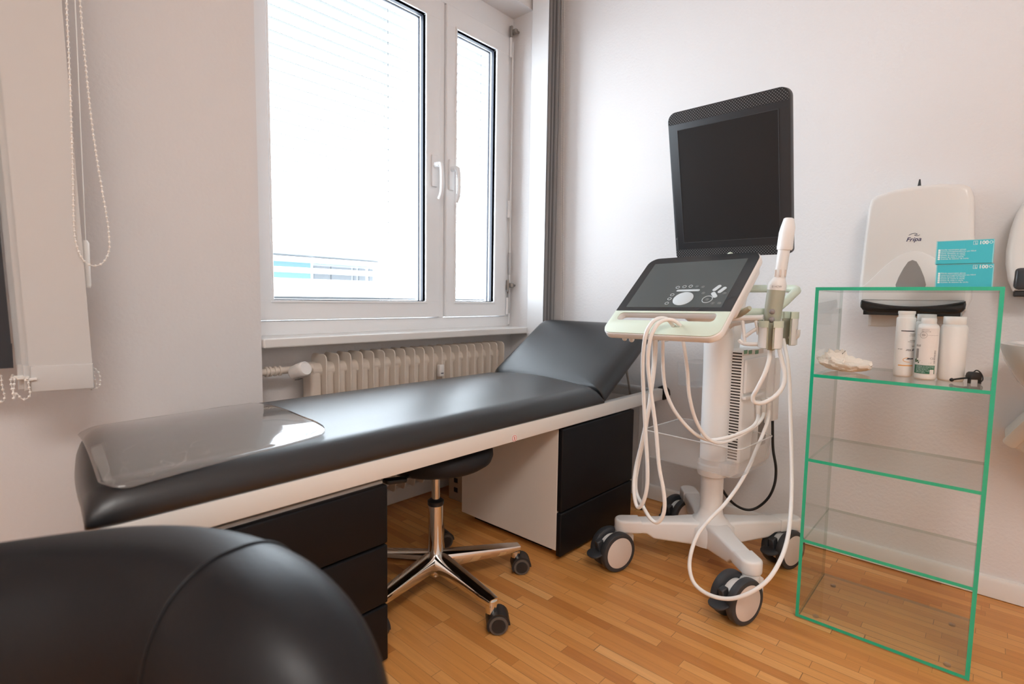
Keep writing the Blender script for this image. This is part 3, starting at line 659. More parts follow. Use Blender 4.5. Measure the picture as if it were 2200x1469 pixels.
for (sx, sy) in SW:
    p = L(sx, sy); d = (p-hubc); ln = d.length; d.normalize(); s_ = Vector((-d.y, d.x, 0)); b = MB(); vs = []; ST = [(.02, .045, .172, .088), (.07, .040, .174, .092), (.12, .034, .172, .097), (.58*ln, .031, .170, .104), (.66*ln, .0305, .170, .108), (.74*ln, .030, .169, .124), (.86*ln, .030, .168, .128)]
    for r_, w_, zt, zb in ST:
        for x, y in rrect(2*w_, zt-zb, .010, 3): vs.append(hubc+d*r_+s_*x+Z*((zt+zb)/2+y))
    n = len(vs)//len(ST); fs = [(i*n+j, i*n+(j+1) % n, (i+1)*n+(j+1) % n, (i+1)*n+j) for i in range(len(ST)-1) for j in range(n)]+[tuple(range(n)), tuple((len(ST)-1)*n+j for j in range(n))]
    b._add(vs, fs); arm = b.build('base_arm', M_CART, uc, 40)
    b = MB(); e0 = .80*ln; e1 = ln+.028; out = [(e0, -.0325)]+[(e1-.030+.030*math.sin(a_)*1.0, -.0325*math.cos(a_)) for a_ in (PI*k/10 for k in range(11))]+[(e0, .0325)]
    b.prism(out, frame(hubc+Z*.126, d, s_), .046, .009, 3); b.build('arm_end_cap', M_CART, uc, 40)
    ax = Vector((-.34, -.94, 0)).normalized(); wd = Vector((ax.y, -ax.x, 0)); wd = wd if wd.x < 0 else -wd; wc = p+wd*(.060 if sx < 0 and sy < 0 else .042)+Z*.0685
    b = MB(); b.lathe(p, Z, [(.026, .100), (.026, .127)], 22); b.cyl(wc-ax*.017, wc+ax*.017, .050, n=28)
    b.prism([(-.052, -.005), (.040, -.015), (.040, .030), (.026, .040), (-.026, .040), (-.060, .012)], frame(p+Z*.078-ax*.017, -wd, Z) if (-wd).cross(Z).dot(ax) > 0 else frame(p+Z*.078+ax*.017, -wd, Z), .034, .004, 2)
    cs = b.build('caster', M_CART, uc, 40)
    for sg in (-1, 1):
        o_ = wc+ax*sg*.014
        b = MB(); b.lathe(o_, ax*sg, [(.046, 0), (.062, 0), (.0675, .004), (.0685, .010), (.0685, .020), (.066, .026), (.058, .0285), (.0535, .0275), (.0535, .0)], 44); b.build('tyre', M_DARKRUB, cs, 40)
        b = MB(); b.lathe(o_, ax*sg, [(.0537, .002), (.0537, .0265), (.050, .028), (.0, .0285)], 40); b.build('wheel_disc', M_CARTDISC, cs, 40)
    b = MB(); pf = frame(wc+wd*.046+Z*.010, ax, (wd*.95-Z*.22)); b.prism([(x, y) for x, y in rrect(.060, .056, [.026, .026, .006, .006], 6, 0, .030)], pf, .007, .003, 2)
    b.box((-.010, -.006, -.035), (.010, .02, .004), .003, 1, pf); b.build('brake_pedal', M_DARKRUB, cs, 40)
b = MB(); b.lathe(hubc, Z, [(.0385, .19), (.0375, .24), (.0375, .345)], 32); b.build('lower_column', M_CART, uc, 40)
b = MB(); b.lathe(hubc, Z, [(.040, .330), (.050, .336), (.052, .345), (.052, .372), (.048, .376)], 36); b.build('column_collar', M_CART, uc, 40)
b = MB(); b.lathe(hubc, Z, [(.045, .372), (.046, .45), (.047, .70), (.049, .80), (.047, .84), (.038, .86)], 40); b.build('upper_column', M_CART, uc, 40)
# electronics box behind the column
b = MB(); b.box((.006, -.088, .352), (.285, .046, .778), .010, 3, TL); b.box((-.03, -.075, .345), (.20, .045, .392), .008, 2, TL); eb = b.build('electronics_box', M_CART, uc, 30)
b = MB()
for i in range(37): z = .402+i*.0101; b.box((.0052, -.079, z), (.0066, -.047, z+.0046), 0, 1, TL)
b.build('vent_slots', M_SLOT, eb, 0)
sfo, sfn = L(.1, -.0885), -LS
def sf(px_, py_): return TL.inverted() @ onplane(sfo, sfn, px_, py_)
def sbox(x0, y0, x1, y1, d0, d1, bev, bb):
    a_, c_ = sf(x0, (y0+y1)/2), sf(x1, (y0+y1)/2); m_ = (a_.x+c_.x)/2; zt, zb = sf((x0+x1)/2, y0).z, sf((x0+x1)/2, y1).z
    bb.box((a_.x, -.088-d1, zb), (c_.x, -.088-d0, zt), bev, 2, TL)
b = MB(); sbox(1598, 768, 1643, 838, 0, .010, .003, b); b.build('module_cover', M_CART, eb, 30)
b = MB(); sbox(1645, 764, 1657, 905, 0, .009, .003, b); b.build('module_cover', M_CART, eb, 30)
b = MB(); sbox(1659, 768, 1669, 900, 0, .011, .003, b); b.build('module_cover', M_CART, eb, 30)
b = MB(); sbox(1594, 846, 1634, 853, 0, .014, .003, b); b.build('cable_ledge', M_CART, eb, 30)
b = MB(); sbox(1597, 751, 1640, 761, 0, .001, 0, b); b.build('port_strip', M_CARTDISC, eb, 0)
b = MB()
for x in (1598, 1608, 1622): sbox(x, 752, x+7, 760, 0, .0018, 0, b)
b.build('ports', M_MINTDEEP, eb, 0)
b = MB(); sbox(1629, 897, 1645, 955, 0, .0015, 0, b); b.build('connector_recess', M_GREYDARK, eb, 0)
for x, y0, y1 in ((1629, 872, 895), (1641, 868, 890), (1652, 866, 884)):
    p = onplane(sfo-LS*.014, sfn, x, (y0+y1)/2); q0, q1 = onplane(sfo-LS*.014, sfn, x, y0-12), onplane(sfo-LS*.014, sfn, x-1, y1)
    b = MB(); b.rings([(q0, .0085), (q0+(q1-q0)*.4, .0085), (q1, .0062)], q1-q0, 14); b.build('cable_plug', M_CABLE, eb, 40)
# frosted basket around the column
def basket(x0, x1, y0, y1, z0, z1, m, name, draft=.012, r=.022, th=.0028):
    b = MB(); loops = []
    for z, o_ in ((z0, -draft), (z1, 0), (z1, -th), (z0+th, -draft-th)):
        loops.append([L(x, y, z) for x, y in rrect(x1-x0+2*o_, y1-y0+2*o_, r, 5, (x0+x1)/2, (y0+y1)/2)])
    n = len(loops[0]); vs = [p for l in loops for p in l]; fs = [(i*n+j, i*n+(j+1) % n, (i+1)*n+(j+1) % n, (i+1)*n+j) for i in range(3) for j in range(n)]+[tuple(range(n))[::-1], tuple(3*n+j for j in range(n))]
    b._add(vs, fs); return b.build(name, m, uc, 40)
bk = basket(-.172, .105, -.160, .182, .392, .488, M_TRAY, 'clear_basket')
b = MB(); b.tube([L(x, y, .488) for x, y in rrect(.277, .342, .022, 5, -.0335, .011)], .0022, 6, 1, True, smooth=False); b.build('basket_rim', M_TRAYRIM, bk, 40)
pk = TL.inverted() @ onplane(L(.15, .10), LS, 1478, 812)
basket(.06, .22, .10, .19, pk.z-.045, pk.z+.045, M_POCKET, 'clear_pocket', .004, .012, .002)
# monitor
mu, mv = Vector((-.01459214, -.99989353, 0)), Vector((-.22795325, .00332668, .9736664)); mc = Vector((1.849, .698, 1.35)); MF = frame(mc, mu, mv)
MW, MH = .400, .514
def mfr(d): return MF @ Matrix.Translation((0, 0, d))
b = MB(); ol = rrect(MW, MH, [.030, .030, .014, .014], 7); b.prism(ol, mfr(-.034), .034, .0025, 2); b.box((-.12, -.14, -.060), (.12, .14, -.034), .008, 2, MF); mon = b.build('monitor', M_BEZEL, uc, 30)
b = MB(); b.box((-.1645, -.198, 0), (.1655, .1938, .0006), 0, 1, MF); b.build('screen', M_SCREEN, mon, 0)
b = MB()
for x0, x1, y0, y1 in ((-.1665, -.1645, -.200, .1958), (.1655, .1672, -.200, .1958), (-.1665, .1672, .1938, .1958), (-.1665, .1672, -.200, -.198)): b.box((x0, y0, 0), (x1, y1, .0016), .0004, 1, MF)
b.build('screen_rim', M_DARKRUB, mon, 0)
def grille_mat():
    mt = mat('speaker_mesh', (.01, .01, .01), .45); nt = mt.node_tree; N = nt.nodes; K = nt.links
    tc = N.new('ShaderNodeTexCoord'); mp = N.new('ShaderNodeMapping'); sp = N.new('ShaderNodeSeparateXYZ'); cb = N.new('ShaderNodeCombineXYZ'); vo = N.new('ShaderNodeTexVoronoi'); cr = N.new('ShaderNodeValToRGB')
    vo.voronoi_dimensions = '2D'; vo.inputs['Randomness'].default_value = 0; vo.inputs['Scale'].default_value = 150
    K.new(tc.outputs['Object'], sp.inputs[0]); K.new(sp.outputs[1], cb.inputs[0]); K.new(sp.outputs[2], cb.inputs[1]); K.new(cb.outputs[0], mp.inputs[0]); mp.inputs['Rotation'].default_value = (0, 0, PI/4)
    K.new(mp.outputs[0], vo.inputs['Vector']); K.new(vo.outputs['Distance'], cr.inputs[0])
    e = cr.color_ramp.elements; e[0].position = .22; e[0].color = (.15, .15, .155, 1); e[1].position = .34; e[1].color = (.006, .006, .007, 1)
    K.new(cr.outputs[0], N['Principled BSDF'].inputs['Base Color']); return mt
M_GRILLE = grille_mat()
b = MB(); b.prism(rrect(MW-.006, .038, [.027, .027, .001, .001], 7, 0, .2355), mfr(0), .0008); b.build('speaker_grille', M_GRILLE, mon, 0)
b = MB(); b.prism(rrect(MW-.006, .030, [.001, .001, .012, .012], 5, 0, -.2395), mfr(0), .0008); b.build('speaker_grille', M_GRILLE, mon, 0)
b = MB(); b.box((-.1985, -.222, 0), (-.1885, -.177, .0006), 0, 1, MF); pb = b.build('power_strip', M_DARKRUB, mon, 0)
b = MB(); b.prism(ellipse(-.1935, -.183, .0017, .0017, 12), mfr(.0006), .0004); b.build('power_symbol', M_INKGREY, pb, 0)
b = MB(); b.tube([L(.09, 0, .76), L(.12, 0, .90), L(.155, 0, 1.05), L(.155, 0, 1.22), mc-Vector((-.97, .014, -.228))*.050+mv*-.01], .030, 18, 5); b.build('monitor_arm', M_CART, uc, 40)
jb = on(0, 1.79, 1569, 546); b = MB(); b.ball(jb-Z*.004, .011, 16); b.cyl(jb-Z*.012, jb-Z*.05, .008, n=12); b.build('hinge_ball', M_MINT, uc, 40)
# touch panel
pu, pv = Vector((-.07379271, -.99708112, .01959291)), Vector((.75621387, -.04313675, .65290107)); pc = Vector((1.549, .712, .966)); PF = frame(pc, pu, pv)
def pfr(d): return PF @ Matrix.Translation((0, 0, d))
PW, PH = .382, .379
po = rrect(PW, PH, [.036, .036, .034, .034], 8); hole = rrect(.320, .035, .012, 5, -.004, -.1115)
tp = plate('touch_panel', [po, hole], pfr(-.024), .0225, M_CART, uc, .004)
b = MB(); b.box((-.165, -.055, -.068), (.178, .172, -.020), .020, 4, PF); b.build('panel_back', M_CART, tp, 40)
SPL = -.0855
low = [p for p in rrect(PW-.004, PH-.004, [.034, .034, .033, .033], 8) if p[1] < SPL]; low = [(-(PW-.004)/2, SPL)]+[p for p in low]+[((PW-.004)/2, SPL)]
plate('grip_edge', [low, hole], pfr(-.0015), .0025, M_MINT, tp, .0008)
b = MB(); up = [((PW-.006)/2, SPL+.0006)]+[p for p in rrect(PW-.006, PH-.006, [.034, .034, .033, .033], 8) if p[1] > SPL]+[(-(PW-.006)/2, SPL+.0006)]
b.prism(up, pfr(-.0015), .0027, .0006, 1); tg = b.build('touch_glass', M_TOUCH, tp, 30)
b = MB(); b.box((-.158, -.069, .0012), (.156, .155, .0014), 0, 1, PF); b.build('display', M_TOUCHLCD, tg, 0)
b = MB(); kz = .0014
b.prism(ellipse(.0245, -.031, .0315, .0305, 36), pfr(kz), .0016, .0006, 2)
b.prism(rrect(.076, .009, .0044, 5, .0245, .0075), pfr(kz), .0014, .0004, 1)
for x, y, ro in ((.1122, .016, 62), (.1312, .0067, 62), (.1156, -.0152, -52)):
    fr = pfr(kz) @ Matrix.Translation((x, y, 0)) @ Matrix.Rotation(math.radians(ro), 4, 'Z'); b.prism(rrect(.030, .0125, .006, 5), fr, .0014, .0004, 1)
ri = ellipse(.1019, -.0345, .0148, .0148, 30); b.tube([pfr(kz+.0004) @ Vector((x, y, 0)) for x, y in ri], .0011, 6, 1, True, smooth=False)
for x, y in ((-.0168, .0243), (.0045, .0272), (.0247, .0283), (-.0197, -.0114), (-.0206, -.0306), (-.0204, -.0514)):
    b.tube([pfr(kz+.0003) @ Vector((p, q, 0)) for p, q in ellipse(x, y, .0058, .0052, 20)], .0009, 6, 1, True, smooth=False)
b.build('raised_keys', M_KEY, tg, 40)
b = MB()
for x, y in ((.0459, .0267), (.0651, .0241), (.0786, -.0057), (.1433, -.008), (.125, -.0519), (.144, -.0519), (.1019, -.0345)):
    b.tube([pfr(kz+.0002) @ Vector((p, q, 0)) for p, q in ellipse(x, y, .0048, .0044, 16)], .0009, 6, 1, True, smooth=False)
    b.box((x-.0022, y-.002, kz), (x+.0022, y+.002, kz+.0006), 0, 1, PF)
b.build('symbol_keys', M_KEYDIM, tg, 40)
pb_ = pfr(-.066) @ Vector((.0, .02, 0))
b = MB(); b.tube([L(0, 0, .80), L(-.03, 0, .86), pb_+Vector((.06, 0, -.02)), pb_+Vector((-.01, 0, .005))], .042, 20, 5); b.build('panel_mount', M_CART, uc, 40)
b = MB(); b.tube([on(0, 1.62, 1565, 682), on(0, 1.60, 1585, 677), on(0, 1.58, 1602, 667), on(0, 1.57, 1611, 661)], .0085, 12, 5, rr=lambda t: .006+.003*math.sin(PI*t)); b.build('tilt_lever', M_MINTDARK, uc, 40)
b = MB(); b.ball(on(0, 1.47, 1342, 727), .008, 10); b.ball(on(0, 1.47, 1357, 729), .009, 10); b.build('cable_hooks', M_CART, uc, 40)
# mint push handle
hp = [(1.79, .86, .908), (1.788, .70, .908), (1.79, .575, .908), (1.805, .530, .911), (1.85, .508, .930), (1.93, .493, .968), (1.968, .492, .984), (1.988, .525, .989), (1.99, .62, .989), (1.99, .86, .989), (1.985, .885, .987), (1.965, .897, .98), (1.83, .892, .925), (1.80, .88, .911)]
b = MB(); b.tube([Vector(p) for p in hp], .0135, 14, 5, True); b.build('push_handle', M_MINT, uc, 40)
b = MB(); b.tube([L(.06, 0, .80), L(.06, 0, .90), L(-.02, 0, .907)], .02, 14, 4); b.tube([L(.07, 0, .88), L(.12, 0, .95), L(.165, 0, .988)], .014, 12, 4); b.build('handle_bracket', M_CART, uc, 40)
# probe holders
def cup(c, z0, z1, r, rim=.02, openw=20, mint=M_MINT, root=uc):
    c = Vector((c[0], c[1], 0)); d0 = math.atan2(-c.y, -c.x); a0 = d0+math.radians(openw*.60); a1 = d0+2*PI-math.radians(openw*.60); N = 30
    def shell(ri, ro, za, zb, e=0):
        b = MB(); vs = []
        for i in range(N+1):
            t_ = a0+e+(a1-a0-2*e)*i/N; u_ = Vector((math.cos(t_), math.sin(t_), 0))
            vs += [c+u_*ri+Z*za, c+u_*ro+Z*za, c+u_*ro+Z*zb, c+u_*ri+Z*zb]
        fs = [(i*4+k, i*4+(k+1) % 4, i*4+4+(k+1) % 4, i*4+4+k) for i in range(N) for k in range(4)]+[(0, 1, 2, 3), (N*4+3, N*4+2, N*4+1, N*4)]
        b._add(vs, fs); return b
    o = shell(r-.004, r, z0, z1-rim, .13).build('probe_holder', M_CART, root, 40)
    shell(r-.0085, r-.004, z0-.002, z1-.002).build('holder_liner', M_MINTDARK, o, 40)
    shell(r-.0095, r+.001, z1-rim, z1).build('holder_rim', mint, o, 40)
    return o
c1 = on(0, 1.752, 1657, 690); cup((c1.x, c1.y), .800, .884, .0345)
c2 = on(0, 1.868, 1691, 680); cup((c2.x, c2.y), .806, .912, .0335, .022, 34)
c3 = on(0, 1.80, 1418, 748); cup((c3.x, c3.y), .795, .875, .033)
b = MB()
def br(pts, r=.0058): b.tube([on(0, x, u_, v_) for u_, v_, x in pts], r, 8, 4)
br([(1560, 684, 1.74), (1600, 683, 1.745), (1640, 682, 1.75)], .0085)
br([(1595, 688, 1.745), (1598, 712, 1.745), (1600, 737, 1.745)]); br([(1624, 688, 1.75), (1627, 704, 1.75), (1630, 718, 1.75)]); br([(1588, 730, 1.745), (1596, 737, 1.745), (1612, 739, 1.745), (1645, 739, 1.755)], .0065)
br([(1602, 722, 1.745), (1614, 713, 1.748), (1626, 706, 1.75)]); br([(1660, 700, 1.79), (1678, 700, 1.84)], .008)
b.build('holder_bracket', M_CART, uc, 40); b = MB()
br([(1695, 724, 1.87), (1706, 727, 1.865), (1714, 722, 1.86), (1716, 708, 1.86)], .0055)
b.build('cord_hook', M_CART, uc, 40); b = MB()
br([(1418, 720, 1.80), (1440, 712, 1.80), (1500, 700, 1.80)], .009)
b.build('holder_bracket', M_CART, uc, 40); b = MB()
b.tube([on(0, 1.755, 1640, 682), L(-.02, -.06, .87), L(0, -.03, .85)], .010, 8, 4); b.build('holder_bracket', M_CART, uc, 40)

# endocavity probe standing in the front holder, its cord looping back to the second holder
def PP(px_, py_): return on(0, 1.768, px_, py_)
pr_ = thing('ultrasound_probe', 'long white and olive-green probe standing upright in the front holder of the machine', 'probe', PP(1657, 745))
def seg(pts, n=20): b.rings([(PP(u_, v_), r_) for u_, v_, r_ in pts], PP(1695, 468)-PP(1657, 745), n)
b = MB(); seg([(1655, 752, .010), (1656, 742, .016), (1657, 720, .0195), (1659, 690, .0235), (1662, 660, .0255), (1666, 636, .0262), (1668, 622, .0262)]); ph = b.build('grip', M_MINTDARK, pr_, 50)
b = MB(); seg([(1668, 623, .0268), (1669, 614, .0272), (1670, 608, .026), (1672, 602, .021), (1674, 597, .0175)]); nk = b.build('collar', M_CART, pr_, 50)
b = MB(); seg([(1674, 600, .0172), (1677, 585, .0170), (1683, 545, .0172), (1686, 530, .0172)]); b.build('shaft', M_CART, pr_, 50)
b = MB(); seg([(1685, 537, .0205), (1686, 533, .0225), (1690, 500, .0215), (1693, 488, .0205), (1694, 478, .017), (1695, 470, .0145), (1695, 468, .010)]); b.build('protective_cap', M_BOTTLE, pr_, 50)
b = MB()
for u_, v_ in ((1659, 669), (1658, 686)):
    p = PP(u_, v_); d = (CAM-p); d.z = 0; d.normalize(); b.ball(p+d*.0230, .0088, 14)
b.build('button', M_BTN, ph, 40)
p = PP(1669, 616); d = (CAM-p); d.z = 0; d.normalize(); ur = Vector((-d.y, d.x, 0)); 
lettering('probe_marking', [('E14CW', .0085, frame(p+d*.0275-ur*.014-Z*.003, ur, Z), dict(d=.0003))], M_INKGREY, nk)
b = MB(); p = PP(1676, 592)
for k in (-1, 0, 1): b.box((-.003, -.004, .0), (.003, .018, .003), .001, 1, frame(p+d*.0165*math.cos(k*.9)+ur*.0165*math.sin(k*.9), ur*math.cos(k*.9)-d*math.sin(k*.9), Z))
b.build('clip_tabs', M_CARTDISC, nk, 0)
def path(pts): return [on(0, x, u_, v_) for u_, v_, x in pts]
b = MB(); b.tube(path([(1655, 750, 1.768), (1652, 775, 1.75), (1642, 805, 1.735), (1627, 835, 1.73), (1618, 852, 1.735), (1622, 864, 1.74), (1640, 865, 1.755), (1664, 852, 1.775), (1681, 832, 1.79), (1686, 806, 1.80), (1681, 780, 1.805), (1675, 755, 1.805), (1674, 738, 1.81)]), .0066, 12, 8); b.build('cord', M_CABLE, pr_, 60)

# cords of the other transducers
CG = 'white transducer cords of the ultrasound machine'
def cord(pts, r, label, m=M_CABLE, name='transducer_cord', group=CG):
    b = MB(); b.tube(path(pts), r, 12, 8); o = b.build(name, m, None, 60); return tag(o, label, 'cord', group)
cord([(1446, 700, 1.43), (1434, 686, 1.408), (1415, 684, 1.388), (1398, 697, 1.368), (1386, 725, 1.360), (1381, 780, 1.375), (1383, 850, 1.40), (1387, 930, 1.41), (1391, 1000, 1.41), (1390, 1045, 1.41), (1382, 1078, 1.41), (1371, 1090, 1.415), (1364, 1072, 1.425), (1362, 1040, 1.44), (1367, 1000, 1.455), (1379, 950, 1.465), (1393, 880, 1.475), (1402, 810, 1.485), (1405, 760, 1.49), (1405, 728, 1.49)], .0057, 'white cord draped over the green panel edge, hanging in the narrower left loop')
cord([(1462, 699, 1.43), (1446, 688, 1.408), (1426, 688, 1.390), (1410, 700, 1.372), (1397, 728, 1.362), (1392, 780, 1.372), (1399, 845, 1.39), (1409, 920, 1.40), (1416, 1000, 1.40), (1425, 1050, 1.40), (1428, 1085, 1.40), (1423, 1110, 1.40), (1411, 1122, 1.40), (1396, 1112, 1.405), (1380, 1085, 1.43), (1368, 1060, 1.46), (1366, 1030, 1.47), (1374, 985, 1.48), (1385, 930, 1.485), (1394, 880, 1.49), (1401, 830, 1.50), (1408, 770, 1.51), (1409, 728, 1.51)], .0056, 'white cord draped over the green panel edge, hanging lowest in the wider loop')
cord([(1424, 722, 1.52), (1424, 760, 1.52), (1425, 800, 1.53), (1431, 840, 1.55), (1448, 880, 1.57), (1475, 915, 1.60), (1500, 936, 1.63), (1525, 945, 1.66), (1560, 940, 1.69), (1592, 930, 1.73), (1615, 918, 1.775), (1626, 905, 1.815), (1629, 892, 1.845)], .0056, 'white cord sagging from under the touch panel, ending at the left plug of the box')
cord([(1466, 725, 1.54), (1472, 760, 1.54), (1477, 800, 1.545), (1481, 850, 1.56), (1494, 900, 1.59), (1515, 936, 1.62), (1538, 950, 1.65), (1562, 948, 1.69), (1592, 934, 1.735), (1622, 915, 1.795), (1636, 900, 1.835), (1641, 888, 1.86)], .0056, 'white cord sagging lowest in front of the clear basket, ending at the middle plug')
cord([(1652, 882, 1.885), (1649, 905, 1.87), (1638, 935, 1.85), (1625, 965, 1.815), (1608, 1005, 1.76), (1585, 1045, 1.70), (1555, 1085, 1.64), (1522, 1118, 1.58), (1498, 1150, 1.53), (1484, 1190, 1.495), (1482, 1225, 1.475), (1494, 1256, 1.465), (1525, 1278, 1.46), (1565, 1286, 1.462), (1605, 1276, 1.475), (1645, 1250, 1.50), (1672, 1212, 1.54), (1690, 1165, 1.60), (1698, 1110, 1.67), (1701, 1040, 1.74), (1700, 960, 1.79), (1698, 880, 1.82), (1696, 820, 1.83), (1692, 775, 1.83), (1686, 745, 1.84), (1683, 728, 1.85)], .0057, 'white cord sweeping in a big loop in front of the nearest cart caster')
b = MB(); b.tube(path([(1660, 868, 2.125), (1660, 920, 2.13), (1661, 965, 2.135), (1667, 1005, 2.14), (1664, 1040, 2.14), (1650, 1070, 2.14), (1625, 1091, 2.13), (1600, 1094, 2.11), (1572, 1078, 2.07), (1548, 1045, 2.03), (1530, 1005, 2.0)]), .0050, 10, 8); tag(b.build('power_cord', M_BLACKCABLE, None, 60), 'black power cord hanging behind the machine in front of the right wall', 'cord')

# ================================================================== glass display cabinet
gx0, gx1, gy0, gy1, GH, GT = 1.700, 2.030, -.020, .376, .986, .009
gc = thing('display_cabinet', 'tall clear glass shelf unit with green edges against the right wall', 'glass cabinet', ((gx0+gx1)/2, (gy0+gy1)/2, 0))
def gpanel(name, a_, c_, thin):
    b = MB(); b.box(a_, c_); b.bm.normal_update()
    for f in b.bm.faces:
        n = f.normal
        if abs(n[thin]) > .5: f.material_index = 0
        elif n.x < -.5: f.material_index = 1
        else: f.material_index = 2
    return b.build(name, [M_GLASS, M_GLASSEDGE, M_GLASSEDGE2], gc, 0)
gpanel('side_panel', (gx0, gy0, .005), (gx1, gy0+GT, GH-GT), 1); gpanel('side_panel', (gx0, gy1-GT, .005), (gx1, gy1, GH-GT), 1)
gpanel('top_panel', (gx0, gy0, GH-GT), (gx1, gy1, GH), 2); gpanel('bottom_panel', (gx0+.0008, gy0+GT, .005), (gx1, gy1-GT, .005+GT), 2)
SZ = (.2415, .4850, .7330)
for z in SZ: gpanel('shelf', (gx0+.0008, gy0+GT, z-GT/2+.0), (gx1, gy1-GT, z+GT/2), 2)
ST3 = SZ[2]+GT/2
for x in (gx0+.045, gx1-.05):
    for y in (gy0+.045, gy1-.045):
        b = MB(); b.lathe((x, y, 0), Z, [(.008, 0), (.008, .005)], 18); b.build('glide', M_POCKET, gc, 40)

# glove boxes on top
def glove_box(x0, y1, z0, label, light):
    w_, d_, h_ = .1115, .215, .0590
    o = thing('glove_box', label, 'glove box', (x0+d_/2, y1-w_/2, z0), 'turquoise glove boxes on the glass cabinet')
    b = MB(); b.box((x0, y1-w_, z0), (x0+d_, y1, z0+h_), .0008, 1); b.build('carton', M_TEAL, o, 0)
    F = lambda u_, v_: frame(Vector((x0-.0004, y1-u_, z0+v_)), -Y, Z)
    b = MB(); b.box((x0-.0005, y1-.0022, z0), (x0, y1, z0+h_)); b.box((x0-.0005, y1-w_, z0+h_-.0012), (x0, y1, z0+h_)); b.box((x0-.0005, y1-w_, z0), (x0, y1-w_+.0018, z0+h_)); b.build('pale_border', M_TEALLIGHT, o, 0)
    rows = [('100', .0118, F(.0830, .0470), dict(d=.0002, bold=.0003, sx=1.0))]
    lines = ('Nitrile examination gloves', 'Untersuchungshandschuhe aus Nitril', "Gants d'examen en nitrile", 'Guanti da esame in nitrile', 'Guanti da visita in nitrile', 'Guantes de examen de nitrilo')
    for i, s_ in enumerate(lines): rows.append((s_, .0046, F(.0105, .0345-.0046*i), dict(d=.0002)))
    rows.append(('L', .0085, F(.0755, .048), dict(d=.0002)))
    lettering('print', rows, M_WHITEINK, o)
    b = MB()
    for i in range(6): b.box((x0-.0005, y1-.0092, z0+.0340-.0046*i), (x0, y1-.0048, z0+.0374-.0046*i))
    for q in ((.0725, .0805, .0462, .0468), (.0725, .0805, .0548, .0554), (.0725, .0731, .0462, .0554), (.0799, .0805, .0462, .0554)): b.box((x0-.0005, y1-q[1], z0+q[2]), (x0, y1-q[0], z0+q[3]))
    fr = F(.1055, .0510); b.tube([fr @ Vector((x, y, .0)) for x, y in ellipse(0, 0, .0030, .0030, 16)], .0005, 5, 1, True, smooth=False)
    b.build('print_marks', M_WHITEINK, o, 0)
glove_box(1.765, .1145, GH+.0005, 'lower turquoise glove box, standing directly on the glass cabinet', 0)
glove_box(1.762, .1175, GH+.0600, 'upper turquoise glove box, lying on top of the other box', 1)

# bottles on the top shelf
def wrap(me, c, r, d0):                                # bend flat print (x along the arc, y up) on to a round bottle
    for v in me.vertices:
        t_ = d0+v.co.x/r; q = r+v.co.z; v.co = Vector((c[0]+q*math.cos(t_), c[1]+q*math.sin(t_), c[2]+v.co.y))
def bottle(c, prof_, capp, label):
    o = thing('bottle', label, 'bottle', (c[0], c[1], ST3), 'white bottles on the top glass shelf'); p = Vector((c[0], c[1], ST3))
    b = MB(); b.lathe(p, Z, prof_, 40); bo = b.build('body', M_BOTTLE, o, 50)
    b = MB(); b.lathe(p, Z, capp, 32); ck = b.build('cap', M_BOTTLE, o, 50)
    return o, bo, ck
def dirc(c): return math.atan2(-c[1], -c[0])
def prints(c, r, rows, m, o, name='print', turn=False):   # rows: (text, size, x, z, sx) ; x to the viewer's right
    b = MB()
    for s_, size, x, z, kw in rows:
        me = text_mesh(s_, size, Matrix.Identity(4), d=.0003, **kw)
        if turn: me.transform(Matrix.Rotation(PI, 4, 'Z'))
        me.transform(Matrix.Translation((x, z, .0002))); wrap(me, (c[0], c[1], ST3), r, dirc(c)); b.mesh(me); bpy.data.meshes.remove(me)
    return b.build(name, m, o, 0, False)
def pbox(c, r, x0, x1, z0, z1, b, d=.0004):
    n = max(2, int((x1-x0)/.003)); vs = []; d0 = dirc(c)
    for i in range(n+1):
        t_ = d0+(x0+(x1-x0)*i/n)/r
        for rr_, z in ((r, z0), (r+d, z0), (r+d, z1), (r, z1)): vs.append(Vector((c[0]+rr_*math.cos(t_), c[1]+rr_*math.sin(t_), ST3+z)))
    b._add(vs, [(i*4+k, i*4+(k+1) % 4, i*4+4+(k+1) % 4, i*4+4+k) for i in range(n) for k in range(4)]+[(0, 1, 2, 3), tuple(n*4+k for k in range(4))])
B1 = (1.862, .1775); R1 = .0228
o1, bo1, _ = bottle(B1, [(.020, 0), (.022, .002), (R1, .006), (R1, .164), (.0218, .167), (.019, .168)], [(.0192, .166), (.0192, .176), (.0204, .177), (.0204, .184), (.019, .185), (0, .185)], 'tall white gel bottle with an orange stripe, left end of the bottle row')
b = MB(); pbox(B1, R1, -.010, .024, .128, .1305, b); b.build('dark_bar', M_INK, bo1, 0)
b = MB(); pbox(B1, R1, -.012, .026, .0305, .0332, b); b.build('orange_stripe', M_INKORANGE, bo1, 0)
el = MB(); d0 = dirc(B1); pts = []
for k in range(21): t_ = PI*.55+PI*1.0*k/20; x_, z_ = .013+.014*math.cos(t_), .048+.0062*math.sin(t_); a_ = d0+x_/R1; pts.append(Vector((B1[0]+(R1+.0002)*math.cos(a_), B1[1]+(R1+.0002)*math.sin(a_), ST3+z_)))
el.tube(pts, .0007, 5, smooth=False); el.build('orange_swirl', M_INKORANGE, bo1, 0)
prints(B1, R1, [('gel klar', .0085, .0285, .078, {}), ('soner', .0090, .0275, .0535, dict(bold=.0003)), ('250 ml', .004, -.004, .079, {})], M_INK, bo1, 'brand_print', True)
prints(B1, R1, [(s_, .0032, .031, z, {}) for s_, z in (('Ultraschall-Gel', .122), ('Anwendung und', .117), ('Hinweise siehe', .104), ('Etikett und Beilage', .100), ('Hersteller', .088))], M_INKGREY, bo1, 'small_print', True)
